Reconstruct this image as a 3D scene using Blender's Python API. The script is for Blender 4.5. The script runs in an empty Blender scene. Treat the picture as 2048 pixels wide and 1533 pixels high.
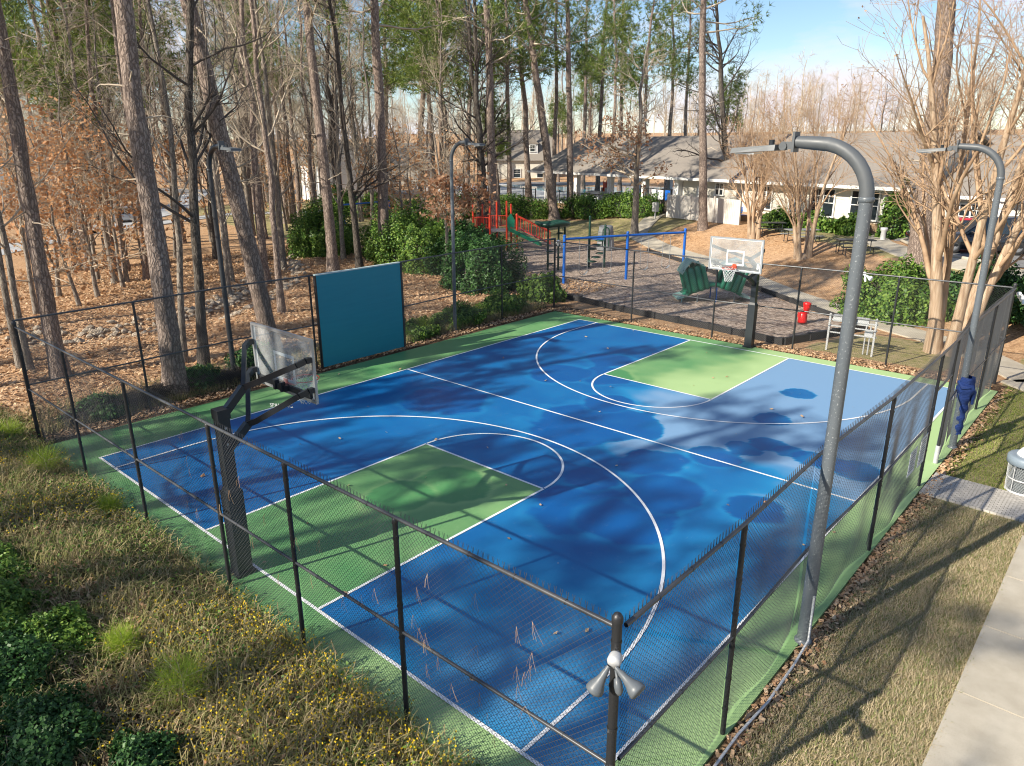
import bpy, math, random
import numpy as np
from mathutils import Vector, Matrix
R_ = math.radians
sc = bpy.context.scene
COL = sc.collection
rng = np.random.default_rng(7)
random.seed(7)

# ------------------------------------------------------------------ camera, sky, sun, exposure
CAM = Vector((17.386, -5.111, 6.826))
YAW, PITCH, ROLL = 131.845, -18.156, -0.25
cd = bpy.data.cameras.new('camera'); cam = bpy.data.objects.new('camera', cd); COL.objects.link(cam)
cam.location = CAM
cd.sensor_width = 36; cd.lens = 1448.94/2048*36; cd.clip_start = .1; cd.clip_end = 2000
f = Vector((math.cos(R_(YAW))*math.cos(R_(PITCH)), math.sin(R_(YAW))*math.cos(R_(PITCH)), math.sin(R_(PITCH))))
r = Vector((math.sin(R_(YAW)), -math.cos(R_(YAW)), 0)); u = r.cross(f)
r2 = r*math.cos(R_(ROLL))+u*math.sin(R_(ROLL)); u2 = -r*math.sin(R_(ROLL))+u*math.cos(R_(ROLL))
cam.rotation_euler = Matrix((r2, u2, -f)).transposed().to_euler()
sc.camera = cam
SUNEL = 32.6; SDX, SDY = .272, .962            # horizontal direction the light travels
sd = bpy.data.lights.new('sun', 'SUN'); sun = bpy.data.objects.new('sun', sd); COL.objects.link(sun)
sd.energy = 5.0; sd.angle = R_(.55); sd.color = (1, .91, .76)
ldir = Vector((SDX*math.cos(R_(SUNEL)), SDY*math.cos(R_(SUNEL)), -math.sin(R_(SUNEL))))
sun.rotation_euler = ldir.to_track_quat('-Z', 'Y').to_euler(); sun.location = (0, -30, 30)
w = bpy.data.worlds.new('World'); sc.world = w; w.use_nodes = True
nt = w.node_tree; nt.nodes.clear()
def WN(t): return nt.nodes.new(t)
sky = WN('ShaderNodeTexSky'); sky.sky_type = 'NISHITA'; sky.sun_disc = False
sky.sun_elevation = R_(SUNEL); sky.sun_rotation = math.atan2(-SDX, -SDY) % (2*math.pi)
sky.air_density = 1.0; sky.dust_density = .0; sky.ozone_density = 3.5
bg = WN('ShaderNodeBackground'); bg.inputs[1].default_value = .09
wo = WN('ShaderNodeOutputWorld')
tc = WN('ShaderNodeTexCoord'); mp = WN('ShaderNodeMapping'); mp.inputs['Scale'].default_value = (1.5, 1.5, 5.5)
cn = WN('ShaderNodeTexNoise'); cn.inputs['Scale'].default_value = 1.9; cn.inputs['Detail'].default_value = 7; cn.inputs['Roughness'].default_value = .55
cr = WN('ShaderNodeValToRGB'); cr.color_ramp.elements[0].position = .50; cr.color_ramp.elements[1].position = .68
cmix = WN('ShaderNodeMix'); cmix.data_type = 'RGBA'; cmix.inputs[7].default_value = (6.6, 6.4, 6.9, 1)
nt.links.new(tc.outputs['Generated'], mp.inputs[0]); nt.links.new(mp.outputs[0], cn.inputs['Vector'])
nt.links.new(cn.outputs[0], cr.inputs[0]); nt.links.new(cr.outputs[0], cmix.inputs[0])
nt.links.new(sky.outputs[0], cmix.inputs[6]); nt.links.new(cmix.outputs[2], bg.inputs[0]); nt.links.new(bg.outputs[0], wo.inputs[0])
sc.view_settings.view_transform = 'Standard'; sc.view_settings.look = 'None'
sc.view_settings.exposure = .74; sc.view_settings.gamma = 1
sc.cycles.max_bounces = 6; sc.cycles.transparent_max_bounces = 12; sc.cycles.use_denoising = True
sc.cycles.sample_clamp_indirect = 8; sc.cycles.filter_width = 1.1

# ------------------------------------------------------------------ helpers
def S(t):
    t = np.clip(t, 0, 1); return t*t*(3-2*t)
CREEK = np.array([(-24,-6),(-17,-1.5),(-14,2),(-12.8,4.6),(-12.7,8.6),(-14.3,11.3),(-18.9,16.1),(-26,20)], float)
def segd(x, y, L):
    d = 1e9; L = np.asarray(L, float)
    for a, b in zip(L[:-1], L[1:]):
        t = np.clip(((x-a[0])*(b[0]-a[0])+(y-a[1])*(b[1]-a[1]))/((b-a)@(b-a)), 0, 1)
        d = np.minimum(d, np.hypot(x-a[0]-t*(b[0]-a[0]), y-a[1]-t*(b[1]-a[1])))
    return d
def H(x, y):
    q = (x+9.2)*.54+(y-38.3)*.84
    A = S((q-.2)/8.5); B = .85*S((y-38)/14)*S((x+62)/25)
    z = 1.5*(1-(1-A)*(1-B))
    z = z+9*S((np.hypot(x-17.39, y+5.11)-95)/160)
    return z-.35*S(1-segd(x, y, CREEK)/1.8)-.03
_wv = [(rng.uniform(-1, 1, 2)*f_, rng.uniform(0, 6.28)) for f_ in np.repeat([.5, 1, 2, 4], 6)]
def noise2(x, y, s=1.):
    v = 0
    for i, (k, p) in enumerate(_wv): v = v+np.sin((x*k[0]+y*k[1])*s*2.2+p)/(1+.7*(i//6))
    return v/9
def at(bearing, dist):
    return 17.39+dist*math.cos(R_(bearing)), -5.11+dist*math.sin(R_(bearing))
def px(u_): return 131.85-math.degrees(math.atan((u_-1024)/1525))   # bearing of a sight line

class G:
    """collects shapes that become ONE mesh"""
    def __init__(s): s.V = []; s.Q = []; s.T = []; s.n = 0; s.qs = []; s.ts = []; s.qm = []; s.tm = []
    def add(s, V, Q=None, T=None, smooth=False, m=0):
        V = np.asarray(V, float).reshape(-1, 3)
        if Q is not None and len(Q):
            Q = np.asarray(Q)+s.n; s.Q.append(Q); s.qs.append(np.full(len(Q), smooth)); s.qm.append(np.full(len(Q), m))
        if T is not None and len(T):
            T = np.asarray(T)+s.n; s.T.append(T); s.ts.append(np.full(len(T), smooth)); s.tm.append(np.full(len(T), m))
        s.V.append(V); s.n += len(V)
    def box(s, c, d, rz=0, m=0, taper=1, M=None):
        x, y, z = np.array(d)/2
        V = np.array([(-x,-y,-z),(x,-y,-z),(x,y,-z),(-x,y,-z),(-x*taper,-y*taper,z),(x*taper,-y*taper,z),(x*taper,y*taper,z),(-x*taper,y*taper,z)])
        if M is not None: V = V@np.array(M).T
        if rz: V = V@np.array([[math.cos(rz), math.sin(rz), 0], [-math.sin(rz), math.cos(rz), 0], [0, 0, 1]])
        s.add(V+np.array(c), [(0,3,2,1),(4,5,6,7),(0,1,5,4),(1,2,6,5),(2,3,7,6),(3,0,4,7)], m=m)
    def beam(s, a, b, wd, ht=None, m=0):
        a = np.array(a, float); b = np.array(b, float); d = b-a; L = np.linalg.norm(d); d /= L
        up = np.array([0, 0, 1.]) if abs(d[2]) < .95 else np.array([1., 0, 0])
        sx = np.cross(d, up); sx /= np.linalg.norm(sx); sz = np.cross(sx, d)
        M = np.stack([d, sx, sz], 1); s.box((a+b)/2, (L, wd, ht or wd), m=m, M=M)
    def tubes(s, P, Rr, n=6, m=0, cap=False, smooth=True):
        P = np.asarray(P, float)
        if P.ndim == 2: P = P[None]; Rr = np.broadcast_to(np.asarray(Rr, float), P.shape[1])[None]
        Rr = np.broadcast_to(np.asarray(Rr, float), P.shape[:2])
        N, K, _ = P.shape
        T = np.gradient(P, axis=1); T /= np.linalg.norm(T, axis=2, keepdims=True)+1e-9
        m_ = np.abs(T).mean(1); ref = np.zeros((N, 1, 3)); ref[np.arange(N), 0, np.argmin(m_, 1)] = 1
        A = np.cross(T, ref); A /= np.linalg.norm(A, axis=2, keepdims=True)+1e-9; B = np.cross(T, A)
        an = np.arange(n)*2*np.pi/n
        V = P[:, :, None]+Rr[:, :, None, None]*(A[:, :, None]*np.cos(an)[:, None]+B[:, :, None]*np.sin(an)[:, None])
        i = (np.arange(N)[:, None, None]*K+np.arange(K-1)[None, :, None])*n; j = np.arange(n)
        a = i+j; b = i+(j+1) % n
        Q = np.stack([a, b, b+n, a+n], -1).reshape(-1, 4)
        s.add(V, Q, smooth=smooth, m=m)
        if cap:
            for k in range(N):
                for q in (0, K-1):
                    s.add(V[k, q], None, [(0, t, t+1) for t in range(1, n-1)], m=m)
    def tube(s, pts, rad, n=8, m=0, cap=True): s.tubes(np.array(pts, float), rad, n, m, cap)
    def lathe(s, prof, c=(0, 0, 0), n=20, m=0, axis=2, smooth=True):
        prof = np.array(prof, float); K = len(prof); an = np.arange(n)*2*np.pi/n
        V = np.stack([prof[:, :1]*np.cos(an), prof[:, :1]*np.sin(an), np.repeat(prof[:, 1:], n, 1)], -1)
        if axis == 1: V = V[..., [0, 2, 1]]
        if axis == 0: V = V[..., [2, 0, 1]]
        i = np.arange(K-1)[:, None]*n; j = np.arange(n); a = i+j; b = i+(j+1) % n
        s.add(V.reshape(-1, 3)+np.array(c), np.stack([a, b, b+n, a+n], -1).reshape(-1, 4), smooth=smooth, m=m)
    def ball(s, c, rad, n=12, m=0):
        rad = np.broadcast_to(np.array(rad, float), 3); k = n//2+1
        t = np.linspace(0, np.pi, k); g = G(); g.lathe(np.stack([np.sin(t)+1e-4, np.cos(t)], 1), n=n)
        s.add(g.V[0]*rad+np.array(c), g.Q[0], smooth=True, m=m)
    def prism(s, poly, y0, y1, m=0):
        """poly of (x,z), extruded in y"""
        n = len(poly); V = [(x, y0, z) for x, z in poly]+[(x, y1, z) for x, z in poly]
        s.add(V, [(i, (i+1) % n, n+(i+1) % n, n+i) for i in range(n)], m=m)
        T = [(0, i, i+1) for i in range(1, n-1)]+[(n, n+i+1, n+i) for i in range(1, n-1)]
        s.add(V, None, T, m=m)
    def quads(s, C, U, W, m=0):
        """flat quads centred at C with half-edges U, W"""
        N = len(C); V = np.stack([C-U-W, C+U-W, C+U+W, C-U+W], 1).reshape(-1, 3)
        s.add(V, np.arange(N*4).reshape(-1, 4), m=m)
    def tris(s, A, B, C, m=0):
        N = len(A); s.add(np.stack([A, B, C], 1).reshape(-1, 3), None, np.arange(N*3).reshape(-1, 3), m=m)
    def grid(s, X, Y, Z, m=0, smooth=True):
        ny, nx = X.shape; V = np.stack([X, Y, Z], -1).reshape(-1, 3)
        i = (np.arange(ny-1)[:, None]*nx+np.arange(nx-1)).reshape(-1)
        s.add(V, np.stack([i, i+1, i+nx+1, i+nx], 1), smooth=smooth, m=m)
    def xf(s, fn): s.V = [fn(v) for v in s.V]; return s
    def build(s, name, mats, parent=None, attrs=None):
        V = np.concatenate(s.V); me = bpy.data.meshes.new(name)
        Q = np.concatenate(s.Q) if s.Q else np.zeros((0, 4), int); T = np.concatenate(s.T) if s.T else np.zeros((0, 3), int)
        me.vertices.add(len(V)); me.vertices.foreach_set('co', V.astype(np.float32).ravel())
        lp = np.concatenate([Q.ravel(), T.ravel()]).astype(np.int32); me.loops.add(len(lp)); me.loops.foreach_set('vertex_index', lp)
        nf = len(Q)+len(T); me.polygons.add(nf)
        st = np.concatenate([np.arange(len(Q))*4, len(Q)*4+np.arange(len(T))*3]).astype(np.int32)
        me.polygons.foreach_set('loop_start', st)
        me.polygons.foreach_set('use_smooth', np.concatenate(s.qs+s.ts).astype(bool))
        me.polygons.foreach_set('material_index', np.concatenate(s.qm+s.tm).astype(np.int32))
        for k, v in (attrs or {}).items():
            if np.ndim(v) == 1: a = me.attributes.new(k, 'FLOAT', 'POINT'); a.data.foreach_set('value', np.asarray(v, np.float32))
            else: a = me.attributes.new(k, 'FLOAT_COLOR', 'POINT'); a.data.foreach_set('color', np.asarray(v, np.float32).ravel())
        me.update(calc_edges=True)
        for m_ in (mats if isinstance(mats, (list, tuple)) else [mats]): me.materials.append(m_)
        o = bpy.data.objects.new(name, me); COL.objects.link(o)
        if parent: o.parent = parent
        return o
def tag(o, label=None, cat=None, group=None, kind=None):
    if label: o['label'] = label
    if cat: o['category'] = cat
    if group: o['group'] = group
    if kind: o['kind'] = kind
    return o
def empty(name, loc=(0, 0, 0), rz=0, label=None, cat=None, group=None):
    o = bpy.data.objects.new(name, None); COL.objects.link(o); o.location = loc; o.rotation_euler = (0, 0, rz)
    o.empty_display_size = .2
    return tag(o, label, cat, group)
def dup(o, parent=None):
    c = o.copy(); COL.objects.link(c)
    if parent: c.parent = parent
    for ch in list(o.children): dup(ch, c)
    return c

# ------------------------------------------------------------------ materials
class NT:
    def __init__(s, name):
        s.m = bpy.data.materials.new(name); s.m.use_nodes = True; s.t = s.m.node_tree
        s.b = s.t.nodes['Principled BSDF']
    def n(s, t, **k):
        o = s.t.nodes.new(t)
        for a, v in k.items():
            if a.startswith('i_'):
                key = a[2:]; key = int(key) if key.isdigit() else key.replace('_', ' ')
                s.set(o.inputs[key], v)
            else: setattr(o, a, v)
        return o
    def set(s, inp, v):
        if isinstance(v, bpy.types.NodeSocket): s.t.links.new(v, inp)
        else:
            try: inp.default_value = v
            except Exception: inp.default_value = (*v, 1)
    def coord(s, k='Object'): return s.n('ShaderNodeTexCoord').outputs[k]
    def noise(s, scale, det=4, rough=.55, vec=None, dist=0, stretch=None):
        vec = vec or s.coord()
        if stretch: vec = s.n('ShaderNodeMapping', i_Vector=vec, i_Scale=stretch).outputs[0]
        return s.n('ShaderNodeTexNoise', i_Scale=scale, i_Detail=det, i_Roughness=rough, i_Vector=vec, i_Distortion=dist).outputs[0]
    def ramp(s, fac, stops, interp='LINEAR'):
        o = s.n('ShaderNodeValToRGB', i_0=fac); e = o.color_ramp.elements; o.color_ramp.interpolation = interp
        while len(e) < len(stops): e.new(.5)
        for k, (p, c) in enumerate(stops): e[k].position = p; e[k].color = (*c, 1) if not np.isscalar(c) else (c, c, c, 1)
        return o.outputs[0]
    def mix(s, f, a, b, mode='MIX'):
        o = s.n('ShaderNodeMix', data_type='RGBA', blend_type=mode)
        s.set(o.inputs[0], f); s.set(o.inputs[6], a if isinstance(a, bpy.types.NodeSocket) else (*a, 1)); s.set(o.inputs[7], b if isinstance(b, bpy.types.NodeSocket) else (*b, 1))
        return o.outputs[2]
    def math(s, op, a, b=0.):
        o = s.n('ShaderNodeMath', operation=op); s.set(o.inputs[0], a); s.set(o.inputs[1], b); return o.outputs[0]
    def attr(s, name, k='Fac'): return s.n('ShaderNodeAttribute', attribute_name=name).outputs[k]
    def bump(s, h, st=.3, d=.02): s.t.links.new(s.n('ShaderNodeBump', i_Height=h, i_Strength=st, i_Distance=d).outputs[0], s.b.inputs['Normal'])
    def out(s, col=None, rough=None, **k):
        if col is not None: s.set(s.b.inputs['Base Color'], col)
        if rough is not None: s.set(s.b.inputs['Roughness'], rough)
        for a, v in k.items(): s.set(s.b.inputs[a.replace('_', ' ')], v)
        return s.m
def paint(name, col, rough=.45, var=.12, sc_=6., metal=0., spec=.5):
    n = NT(name); f_ = n.noise(sc_, 5)
    c = n.mix(f_, tuple(x*(1-var) for x in col), tuple(min(1, x*(1+var)) for x in col))
    n.bump(n.noise(60, 2), .05, .004)
    return n.out(c, n.ramp(f_, [(.3, rough*.85), (.7, min(1, rough*1.15))]), Metallic=metal, Specular_IOR_Level=spec)
def leafmat(name, cols, rough=.6, trans=.25, spec=.3):
    n = NT(name); rnd = n.n('ShaderNodeNewGeometry').outputs['Random Per Island']
    c = n.ramp(rnd, [(i/(max(1, len(cols)-1)), c_) for i, c_ in enumerate(cols)])
    n.out(c, rough, Specular_IOR_Level=spec)
    tr = n.n('ShaderNodeBsdfTranslucent', i_Color=c); mx = n.n('ShaderNodeMixShader', i_0=trans)
    n.t.links.new(n.b.outputs[0], mx.inputs[1]); n.t.links.new(tr.outputs[0], mx.inputs[2])
    n.t.links.new(mx.outputs[0], n.t.nodes['Material Output'].inputs[0])
    return n.m
def barkmat(name, c0, c1, c2, sx=13, sz=2.2, st=.8):
    n = NT(name); co = n.coord()
    v = n.n('ShaderNodeTexVoronoi', i_Scale=1., i_Vector=n.n('ShaderNodeVectorMath', operation='ADD', i_0=n.n('ShaderNodeMapping', i_Vector=co, i_Scale=(sx, sx, sz*1.6)).outputs[0], i_1=n.n('ShaderNodeVectorMath', operation='SCALE', i_0=n.n('ShaderNodeTexNoise', i_Scale=7., i_Detail=4., i_Vector=co).outputs[1], i_Scale=1.6).outputs[0]).outputs[0], feature='DISTANCE_TO_EDGE').outputs[0]
    ns = n.noise(1, 6, .65, stretch=(sx*1.3, sx*1.3, sz)); lo = n.noise(.7, 3)
    plate = n.ramp(v, [(0., .25), (.22, 1.)]); 
    c = n.mix(ns, c1, c2); c = n.mix(n.ramp(lo, [(.35, 0.), (.65, 1.)]), c, tuple(x*.8 for x in c2)); c = n.mix(plate, c0, c)
    n.bump(n.math('ADD', plate, n.math('MULTIPLY', ns, .8)), st, .03)
    return n.out(c, .9, Specular_IOR_Level=.15)
def groundmat(name, cols, sc_=3., det=8, st=.5, rough=.95, fine=40.):
    n = NT(name); a = n.noise(sc_, det, .65); b = n.noise(fine, 3, .6)
    c = n.ramp(a, [(.3+.4*i/(len(cols)-1), c_) for i, c_ in enumerate(cols)])
    c = n.mix(n.ramp(b, [(.35, 0.), (.65, .55)]), c, tuple(x*.45 for x in cols[0]))
    n.bump(b, st, .03); return n.out(c, rough, Specular_IOR_Level=.15)

M = {}
M['pinebark'] = barkmat('pine_bark', (.07, .05, .042), (.22, .165, .135), (.42, .34, .29))
M['darkbark'] = barkmat('dark_bark', (.02, .017, .015), (.085, .072, .062), (.20, .175, .15), 16, 1.8, .6)
M['greybark'] = barkmat('grey_bark', (.07, .06, .05), (.24, .20, .165), (.38, .34, .29), 14, 1.5, .4)
n = NT('smooth_tan_bark'); a = n.noise(1, 5, .6, stretch=(14, 14, 1.2))
M['crapebark'] = n.out(n.ramp(a, [(.3, (.22, .14, .085)), (.5, (.42, .30, .20)), (.7, (.56, .45, .33))]), .7)
n = NT('twig_bark'); a = n.noise(1.5, 3)
M['twig'] = n.out(n.ramp(a, [(.3, (.29, .24, .18)), (.7, (.58, .49, .38))]), .85)
n = NT('crape_twig'); a = n.noise(2, 3)
M['crapetwig'] = n.out(n.ramp(a, [(.3, (.27, .17, .10)), (.7, (.52, .36, .23))]), .8)
M['darktwig'] = NT('dark_twig').out((.07, .058, .05), .85)
M['needle'] = leafmat('pine_needle', [(.06, .11, .025), (.13, .20, .04), (.26, .31, .07), (.09, .15, .035)], .5, .35)
M['brownleaf'] = leafmat('dry_oak_leaf', [(.22, .10, .05), (.38, .20, .11), (.46, .28, .17), (.30, .16, .095)], .7, .3)
M['orangeleaf'] = leafmat('orange_beech_leaf', [(.46, .23, .10), (.62, .35, .17), (.40, .19, .09), (.66, .43, .25)], .7, .35)
M['shrubleaf'] = leafmat('evergreen_leaf', [(.025, .07, .015), (.07, .16, .025), (.14, .25, .04), (.22, .33, .06), (.04, .10, .02)], .5, .2, .3)
M['darkleaf'] = leafmat('dark_glossy_leaf', [(.015, .045, .015), (.035, .10, .025), (.08, .18, .045), (.03, .08, .03)], .48, .15, .3)
M['flower'] = leafmat('yellow_petal', [(.85, .62, .02), (.95, .75, .05), (.75, .55, .03)], .5, .25)
M['stem'] = leafmat('green_stem', [(.10, .13, .035), (.21, .22, .07), (.36, .30, .14), (.48, .37, .22), (.15, .18, .05)], .7, .15)
M['litter'] = leafmat('leaf_litter', [(.38, .21, .11), (.54, .34, .19), (.64, .45, .28), (.30, .16, .085), (.72, .55, .36)], .8, .1)
M['seedling'] = leafmat('young_pine_needle', [(.30, .44, .04), (.42, .52, .06), (.22, .36, .04)], .45, .35)
M['grassblade'] = leafmat('grass_blade', [(.48, .39, .25), (.56, .47, .32), (.40, .31, .19), (.13, .21, .04), (.52, .43, .28), (.44, .36, .23)], .8, .2)
M['greenblade'] = leafmat('green_grass_blade', [(.17, .24, .04), (.24, .30, .06), (.36, .35, .13), (.13, .20, .03)], .8, .2)
M['blackcoat'] = paint('black_vinyl_coat', (.018, .019, .022), .38, .3, 20)
n = NT('weathered_black_pipe'); a = n.noise(9, 6, .7)
M['pipe'] = n.out(n.mix(n.ramp(a, [(.60, 0.), (.72, 1.)]), (.022, .023, .026), (.16, .16, .16)), .42)
M['rail'] = paint('grey_rail', (.075, .078, .085), .32, .25, 9, .25)
M['wire'] = NT('coated_wire').out((.09, .092, .098), .28, Specular_IOR_Level=.7)
n = NT('grey_pole_paint'); a = n.noise(3, 6, .6, stretch=(1, 1, .35)); b = n.noise(45, 3, .6)
M['pole'] = n.out(n.mix(n.ramp(b, [(.62, 0.), (.68, .7)]), n.mix(a, (.085, .10, .115), (.13, .15, .17)), (.42, .44, .45)), .4)
M['darkpole'] = paint('dark_pole_paint', (.03, .034, .04), .4, .2)
M['luminaire'] = paint('luminaire_grey', (.09, .10, .11), .5)
M['hoopblack'] = paint('black_powder_coat', (.018, .022, .028), .35, .2, 5)
M['boardframe'] = paint('brushed_aluminium', (.42, .45, .48), .35, .1, 8, .55)
M['white'] = paint('white_paint', (.78, .78, .76), .5, .05)
M['orange'] = paint('red_orange_rim', (.62, .07, .03), .35)
M['net'] = NT('net_cord').out((.72, .73, .74), .8)
n = NT('smudged_clear_board'); n.out((.9, .93, .95), .12)
tr = n.n('ShaderNodeBsdfTransparent', i_Color=(.80, .83, .85, 1)); mx = n.n('ShaderNodeMixShader', i_0=n.ramp(n.noise(2.5, 4), [(.3, .10), (.7, .22)]))
n.t.links.new(tr.outputs[0], mx.inputs[1]); n.t.links.new(n.b.outputs[0], mx.inputs[2]); n.t.links.new(mx.outputs[0], n.t.nodes['Material Output'].inputs[0]); M['clear'] = n.m
n = NT('teal_board_paint'); a = n.noise(1, 5, .6, stretch=(1, .6, 9)); b = n.noise(1.2, 3)
M['teal'] = n.out(n.mix(a, n.mix(b, (.0, .15, .22), (.0, .185, .26)), (.01, .22, .29)), .5); n.bump(a, .2, .01)
M['tealedge'] = paint('pale_teal_edge', (.42, .52, .52), .6)
def concrete(name, c0, c1):
    n = NT(name); a = n.noise(1.1, 7, .65); b = n.noise(70, 4, .7); n.bump(b, .25, .006)
    c = n.mix(n.ramp(a, [(.35, 0.), (.65, 1.)]), c0, c1); return n.out(n.mix(n.ramp(b, [(.3, .5), (.5, 0.)]), c, tuple(x*.7 for x in c0)), .9)
M['concrete'] = concrete('concrete_walk', (.38, .34, .27), (.52, .475, .39))
M['asphalt'] = concrete('asphalt', (.17, .17, .175), (.24, .24, .24))
M['roadgrey'] = concrete('pale_road', (.36, .37, .38), (.46, .47, .48))
n = NT('brick_paver'); v = n.n('ShaderNodeTexBrick', i_Scale=4.2, i_Color1=(.50, .47, .43, 1), i_Color2=(.38, .36, .33, 1), i_Mortar=(.13, .12, .10, 1), i_Mortar_Size=.022, i_Vector=n.coord())
M['paver'] = n.out(v.outputs[0], .9); n.bump(n.noise(50, 4), .2, .006)
n = NT('grey_shingle'); v = n.n('ShaderNodeTexBrick', i_Scale=3., i_Color1=(.24, .21, .18, 1), i_Color2=(.30, .265, .23, 1), i_Mortar=(.16, .145, .13, 1), i_Mortar_Size=.02, i_Vector=n.n('ShaderNodeMapping', i_Vector=n.coord('Object'), i_Scale=(1, 2, 2)).outputs[0])
M['shingle'] = n.out(n.mix(n.noise(1.5, 5), v.outputs[0], (.24, .215, .19)), .9); 
n = NT('brown_brick'); v = n.n('ShaderNodeTexBrick', i_Scale=5., i_Color1=(.34, .20, .11, 1), i_Color2=(.42, .28, .16, 1), i_Mortar=(.42, .37, .30, 1), i_Mortar_Size=.015, i_Vector=n.n('ShaderNodeMapping', i_Vector=n.coord('Object'), i_Rotation=(R_(90), 0, 0)).outputs[0])
M['brick'] = n.out(v.outputs[0], .85)
n = NT('cream_siding'); wv = n.n('ShaderNodeTexWave', i_Scale=2.2, bands_direction='Z', wave_profile='SAW', i_Vector=n.coord()).outputs[1]
M['siding'] = n.out(n.mix(n.noise(2, 4), (.62, .59, .51), (.72, .69, .61)), .7); n.bump(wv, .5, .03)
n = NT('white_plank_fence'); wv = n.n('ShaderNodeTexWave', i_Scale=3., bands_direction='X', wave_profile='SAW', i_Vector=n.coord()).outputs[1]
M['plank'] = n.out(n.mix(n.noise(1, 6, .6, stretch=(6, 6, .5)), (.52, .48, .43), (.74, .71, .66)), .75); n.bump(wv, .6, .02)
M['brownplank'] = paint('brown_plank', (.16, .13, .11), .8, .35, 12)
M['glass'] = NT('window_glass').out((.02, .028, .035), .08, Specular_IOR_Level=.8)
M['playblue'] = paint('blue_steel_paint', (.012, .12, .50), .4, .15)
M['playred'] = paint('red_steel_paint', (.62, .055, .025), .4, .15)
M['playgreen'] = paint('green_plastic', (.015, .17, .10), .35, .25, 3)
M['paleplastic'] = paint('worn_green_plastic', (.25, .42, .38), .5, .3, 4)
M['darkgreen'] = paint('dark_green_steel', (.012, .05, .035), .4, .2)
M['greyplastic'] = paint('grey_plastic', (.16, .18, .19), .6, .2)
M['slategrey'] = paint('grey_cover', (.22, .23, .24), .7, .15)
M['chain'] = NT('galvanised_chain').out((.38, .40, .42), .4, Metallic=.4)
M['picnic'] = paint('black_table_coat', (.03, .033, .04), .35, .2)
M['picnicgrey'] = paint('weathered_bench', (.26, .27, .27), .6, .2)
M['timber'] = paint('black_timber_edging', (.025, .025, .027), .7, .4, 4)
M['galv'] = paint('pale_galvanised', (.50, .51, .52), .45, .2, 14, .2)
M['floodwhite'] = paint('white_lamp_housing', (.74, .75, .76), .4, .05)
M['floodgrey'] = paint('grey_lamp_shade', (.11, .125, .14), .45, .1)
M['jacket'] = paint('navy_cloth', (.01, .035, .16), .85, .4, 12)
M['redvinyl'] = paint('bright_red_plastic', (.62, .012, .012), .3, .1)
M['binblue'] = paint('blue_grey_bin_lid', (.20, .25, .30), .45, .15)
M['sign'] = paint('white_sign', (.62, .64, .66), .4, .05)
M['ink'] = NT('grey_print').out((.14, .15, .17), .6)
n = NT('pool_water'); n.bump(n.noise(6, 3), .15, .03); M['water'] = n.out((.03, .30, .42), .08, Specular_IOR_Level=.6)
M['deck'] = concrete('pool_deck', (.55, .56, .57), (.66, .67, .68))
M['lounger'] = paint('white_cover_cloth', (.72, .75, .80), .7, .08, 2)
M['tyre'] = NT('tyre_rubber').out((.02, .02, .021), .8)
M['rim'] = paint('alloy_rim', (.45, .46, .48), .3, .1, 8, .7)
M['lens'] = NT('lamp_lens').out((.75, .78, .8), .1, Specular_IOR_Level=.8)
M['rock'] = groundmat('creek_rock', [(.30, .24, .18), (.44, .37, .29), (.56, .49, .40)], 4, 6, .4, .9, 25)
def carpaint(name, c): n = NT(name); n.out(c, .22, Coat_Weight=.8, Coat_Roughness=.05); return n.m

# ------------------------------------------------------------------ ground
def inpoly(x, y, P):
    c = np.zeros(np.shape(x), bool); n_ = len(P)
    for i in range(n_):
        (x0, y0), (x1, y1) = P[i], P[(i+1) % n_]
        if y0 == y1: continue
        c ^= ((y0 > y) != (y1 > y)) & (x < (x1-x0)*(y-y0)/(y1-y0)+x0)
    return c
MULCH = [(-4.6,21.8),(-2.2,21.7),(.5,21.1),(4.7,20.7),(7.8,20.3),(8.9,23.4),(9.3,24.4),(5.2,27.6),(-3.3,34.3),(-9.3,37.6),(-13,38.5),(-18.5,37),(-19,33),(-12,26.5),(-8,23)]
LAWN1 = [(14.6,-12),(30,-12),(30,24),(14.6,24)]
LAWN2 = [(-40,38.5),(-20,37.8),(-14.5,39.5),(-11.5,41.5),(-9.5,45),(-10,49.5),(-16,47.5),(-24,44.2),(-40,42)]
LAWN3 = [(-3.5,43.5),(1.5,40),(5,37),(8,35.2),(8.6,37),(4.5,41),(3.4,48),(-4.5,47.5)]
LAWN4 = [(8.4,20.4),(13.2,20.2),(12.6,23.6),(9.6,23.9)]
LAWN5 = [(9,34),(20,22),(40,22),(40,32),(12,33.5)]
LAWN6 = [(-70,34),(-38,26),(-24,27),(-22,32),(-36,40),(-66,52)]
def zones(X, Y):
    gz = np.zeros(X.shape); 
    for P in (LAWN1, LAWN2, LAWN3, LAWN4, LAWN5, LAWN6): gz[inpoly(X, Y, P)] = 1
    mz = inpoly(X, Y, MULCH).astype(float)
    wild = ((X > -6) & (X < 14.3) & (Y < -.9) & (Y > -12))|((X > -4.6) & (X < -1.9) & (Y > -4) & (Y < 20.5))
    lit = S(1-segd(X, Y, [(-2.3, 19.9), (5, 19.2), (14.4, 19.6)])/.8)+S(1-segd(X, Y, [(14.75, -1), (14.75, 19.6)])/.22)
    return gz, mz, np.clip(wild+lit, 0, 1)
xs = np.unique(np.concatenate([np.linspace(-320, -60, 40), np.arange(-60, 32, .4), np.linspace(32, 220, 40)]))
ys = np.unique(np.concatenate([np.linspace(-90, -14, 16), np.arange(-14, 62, .4), np.linspace(62, 460, 60)]))
X, Y = np.meshgrid(xs, ys); Z = H(X, Y)+.05*noise2(X, Y, .5)*S((np.hypot(X-6, Y-12)-18)/8)
Z = Z-.03*((X > -1.8) & (X < 14.5) & (Y > -.5) & (Y < 19.2))
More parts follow.
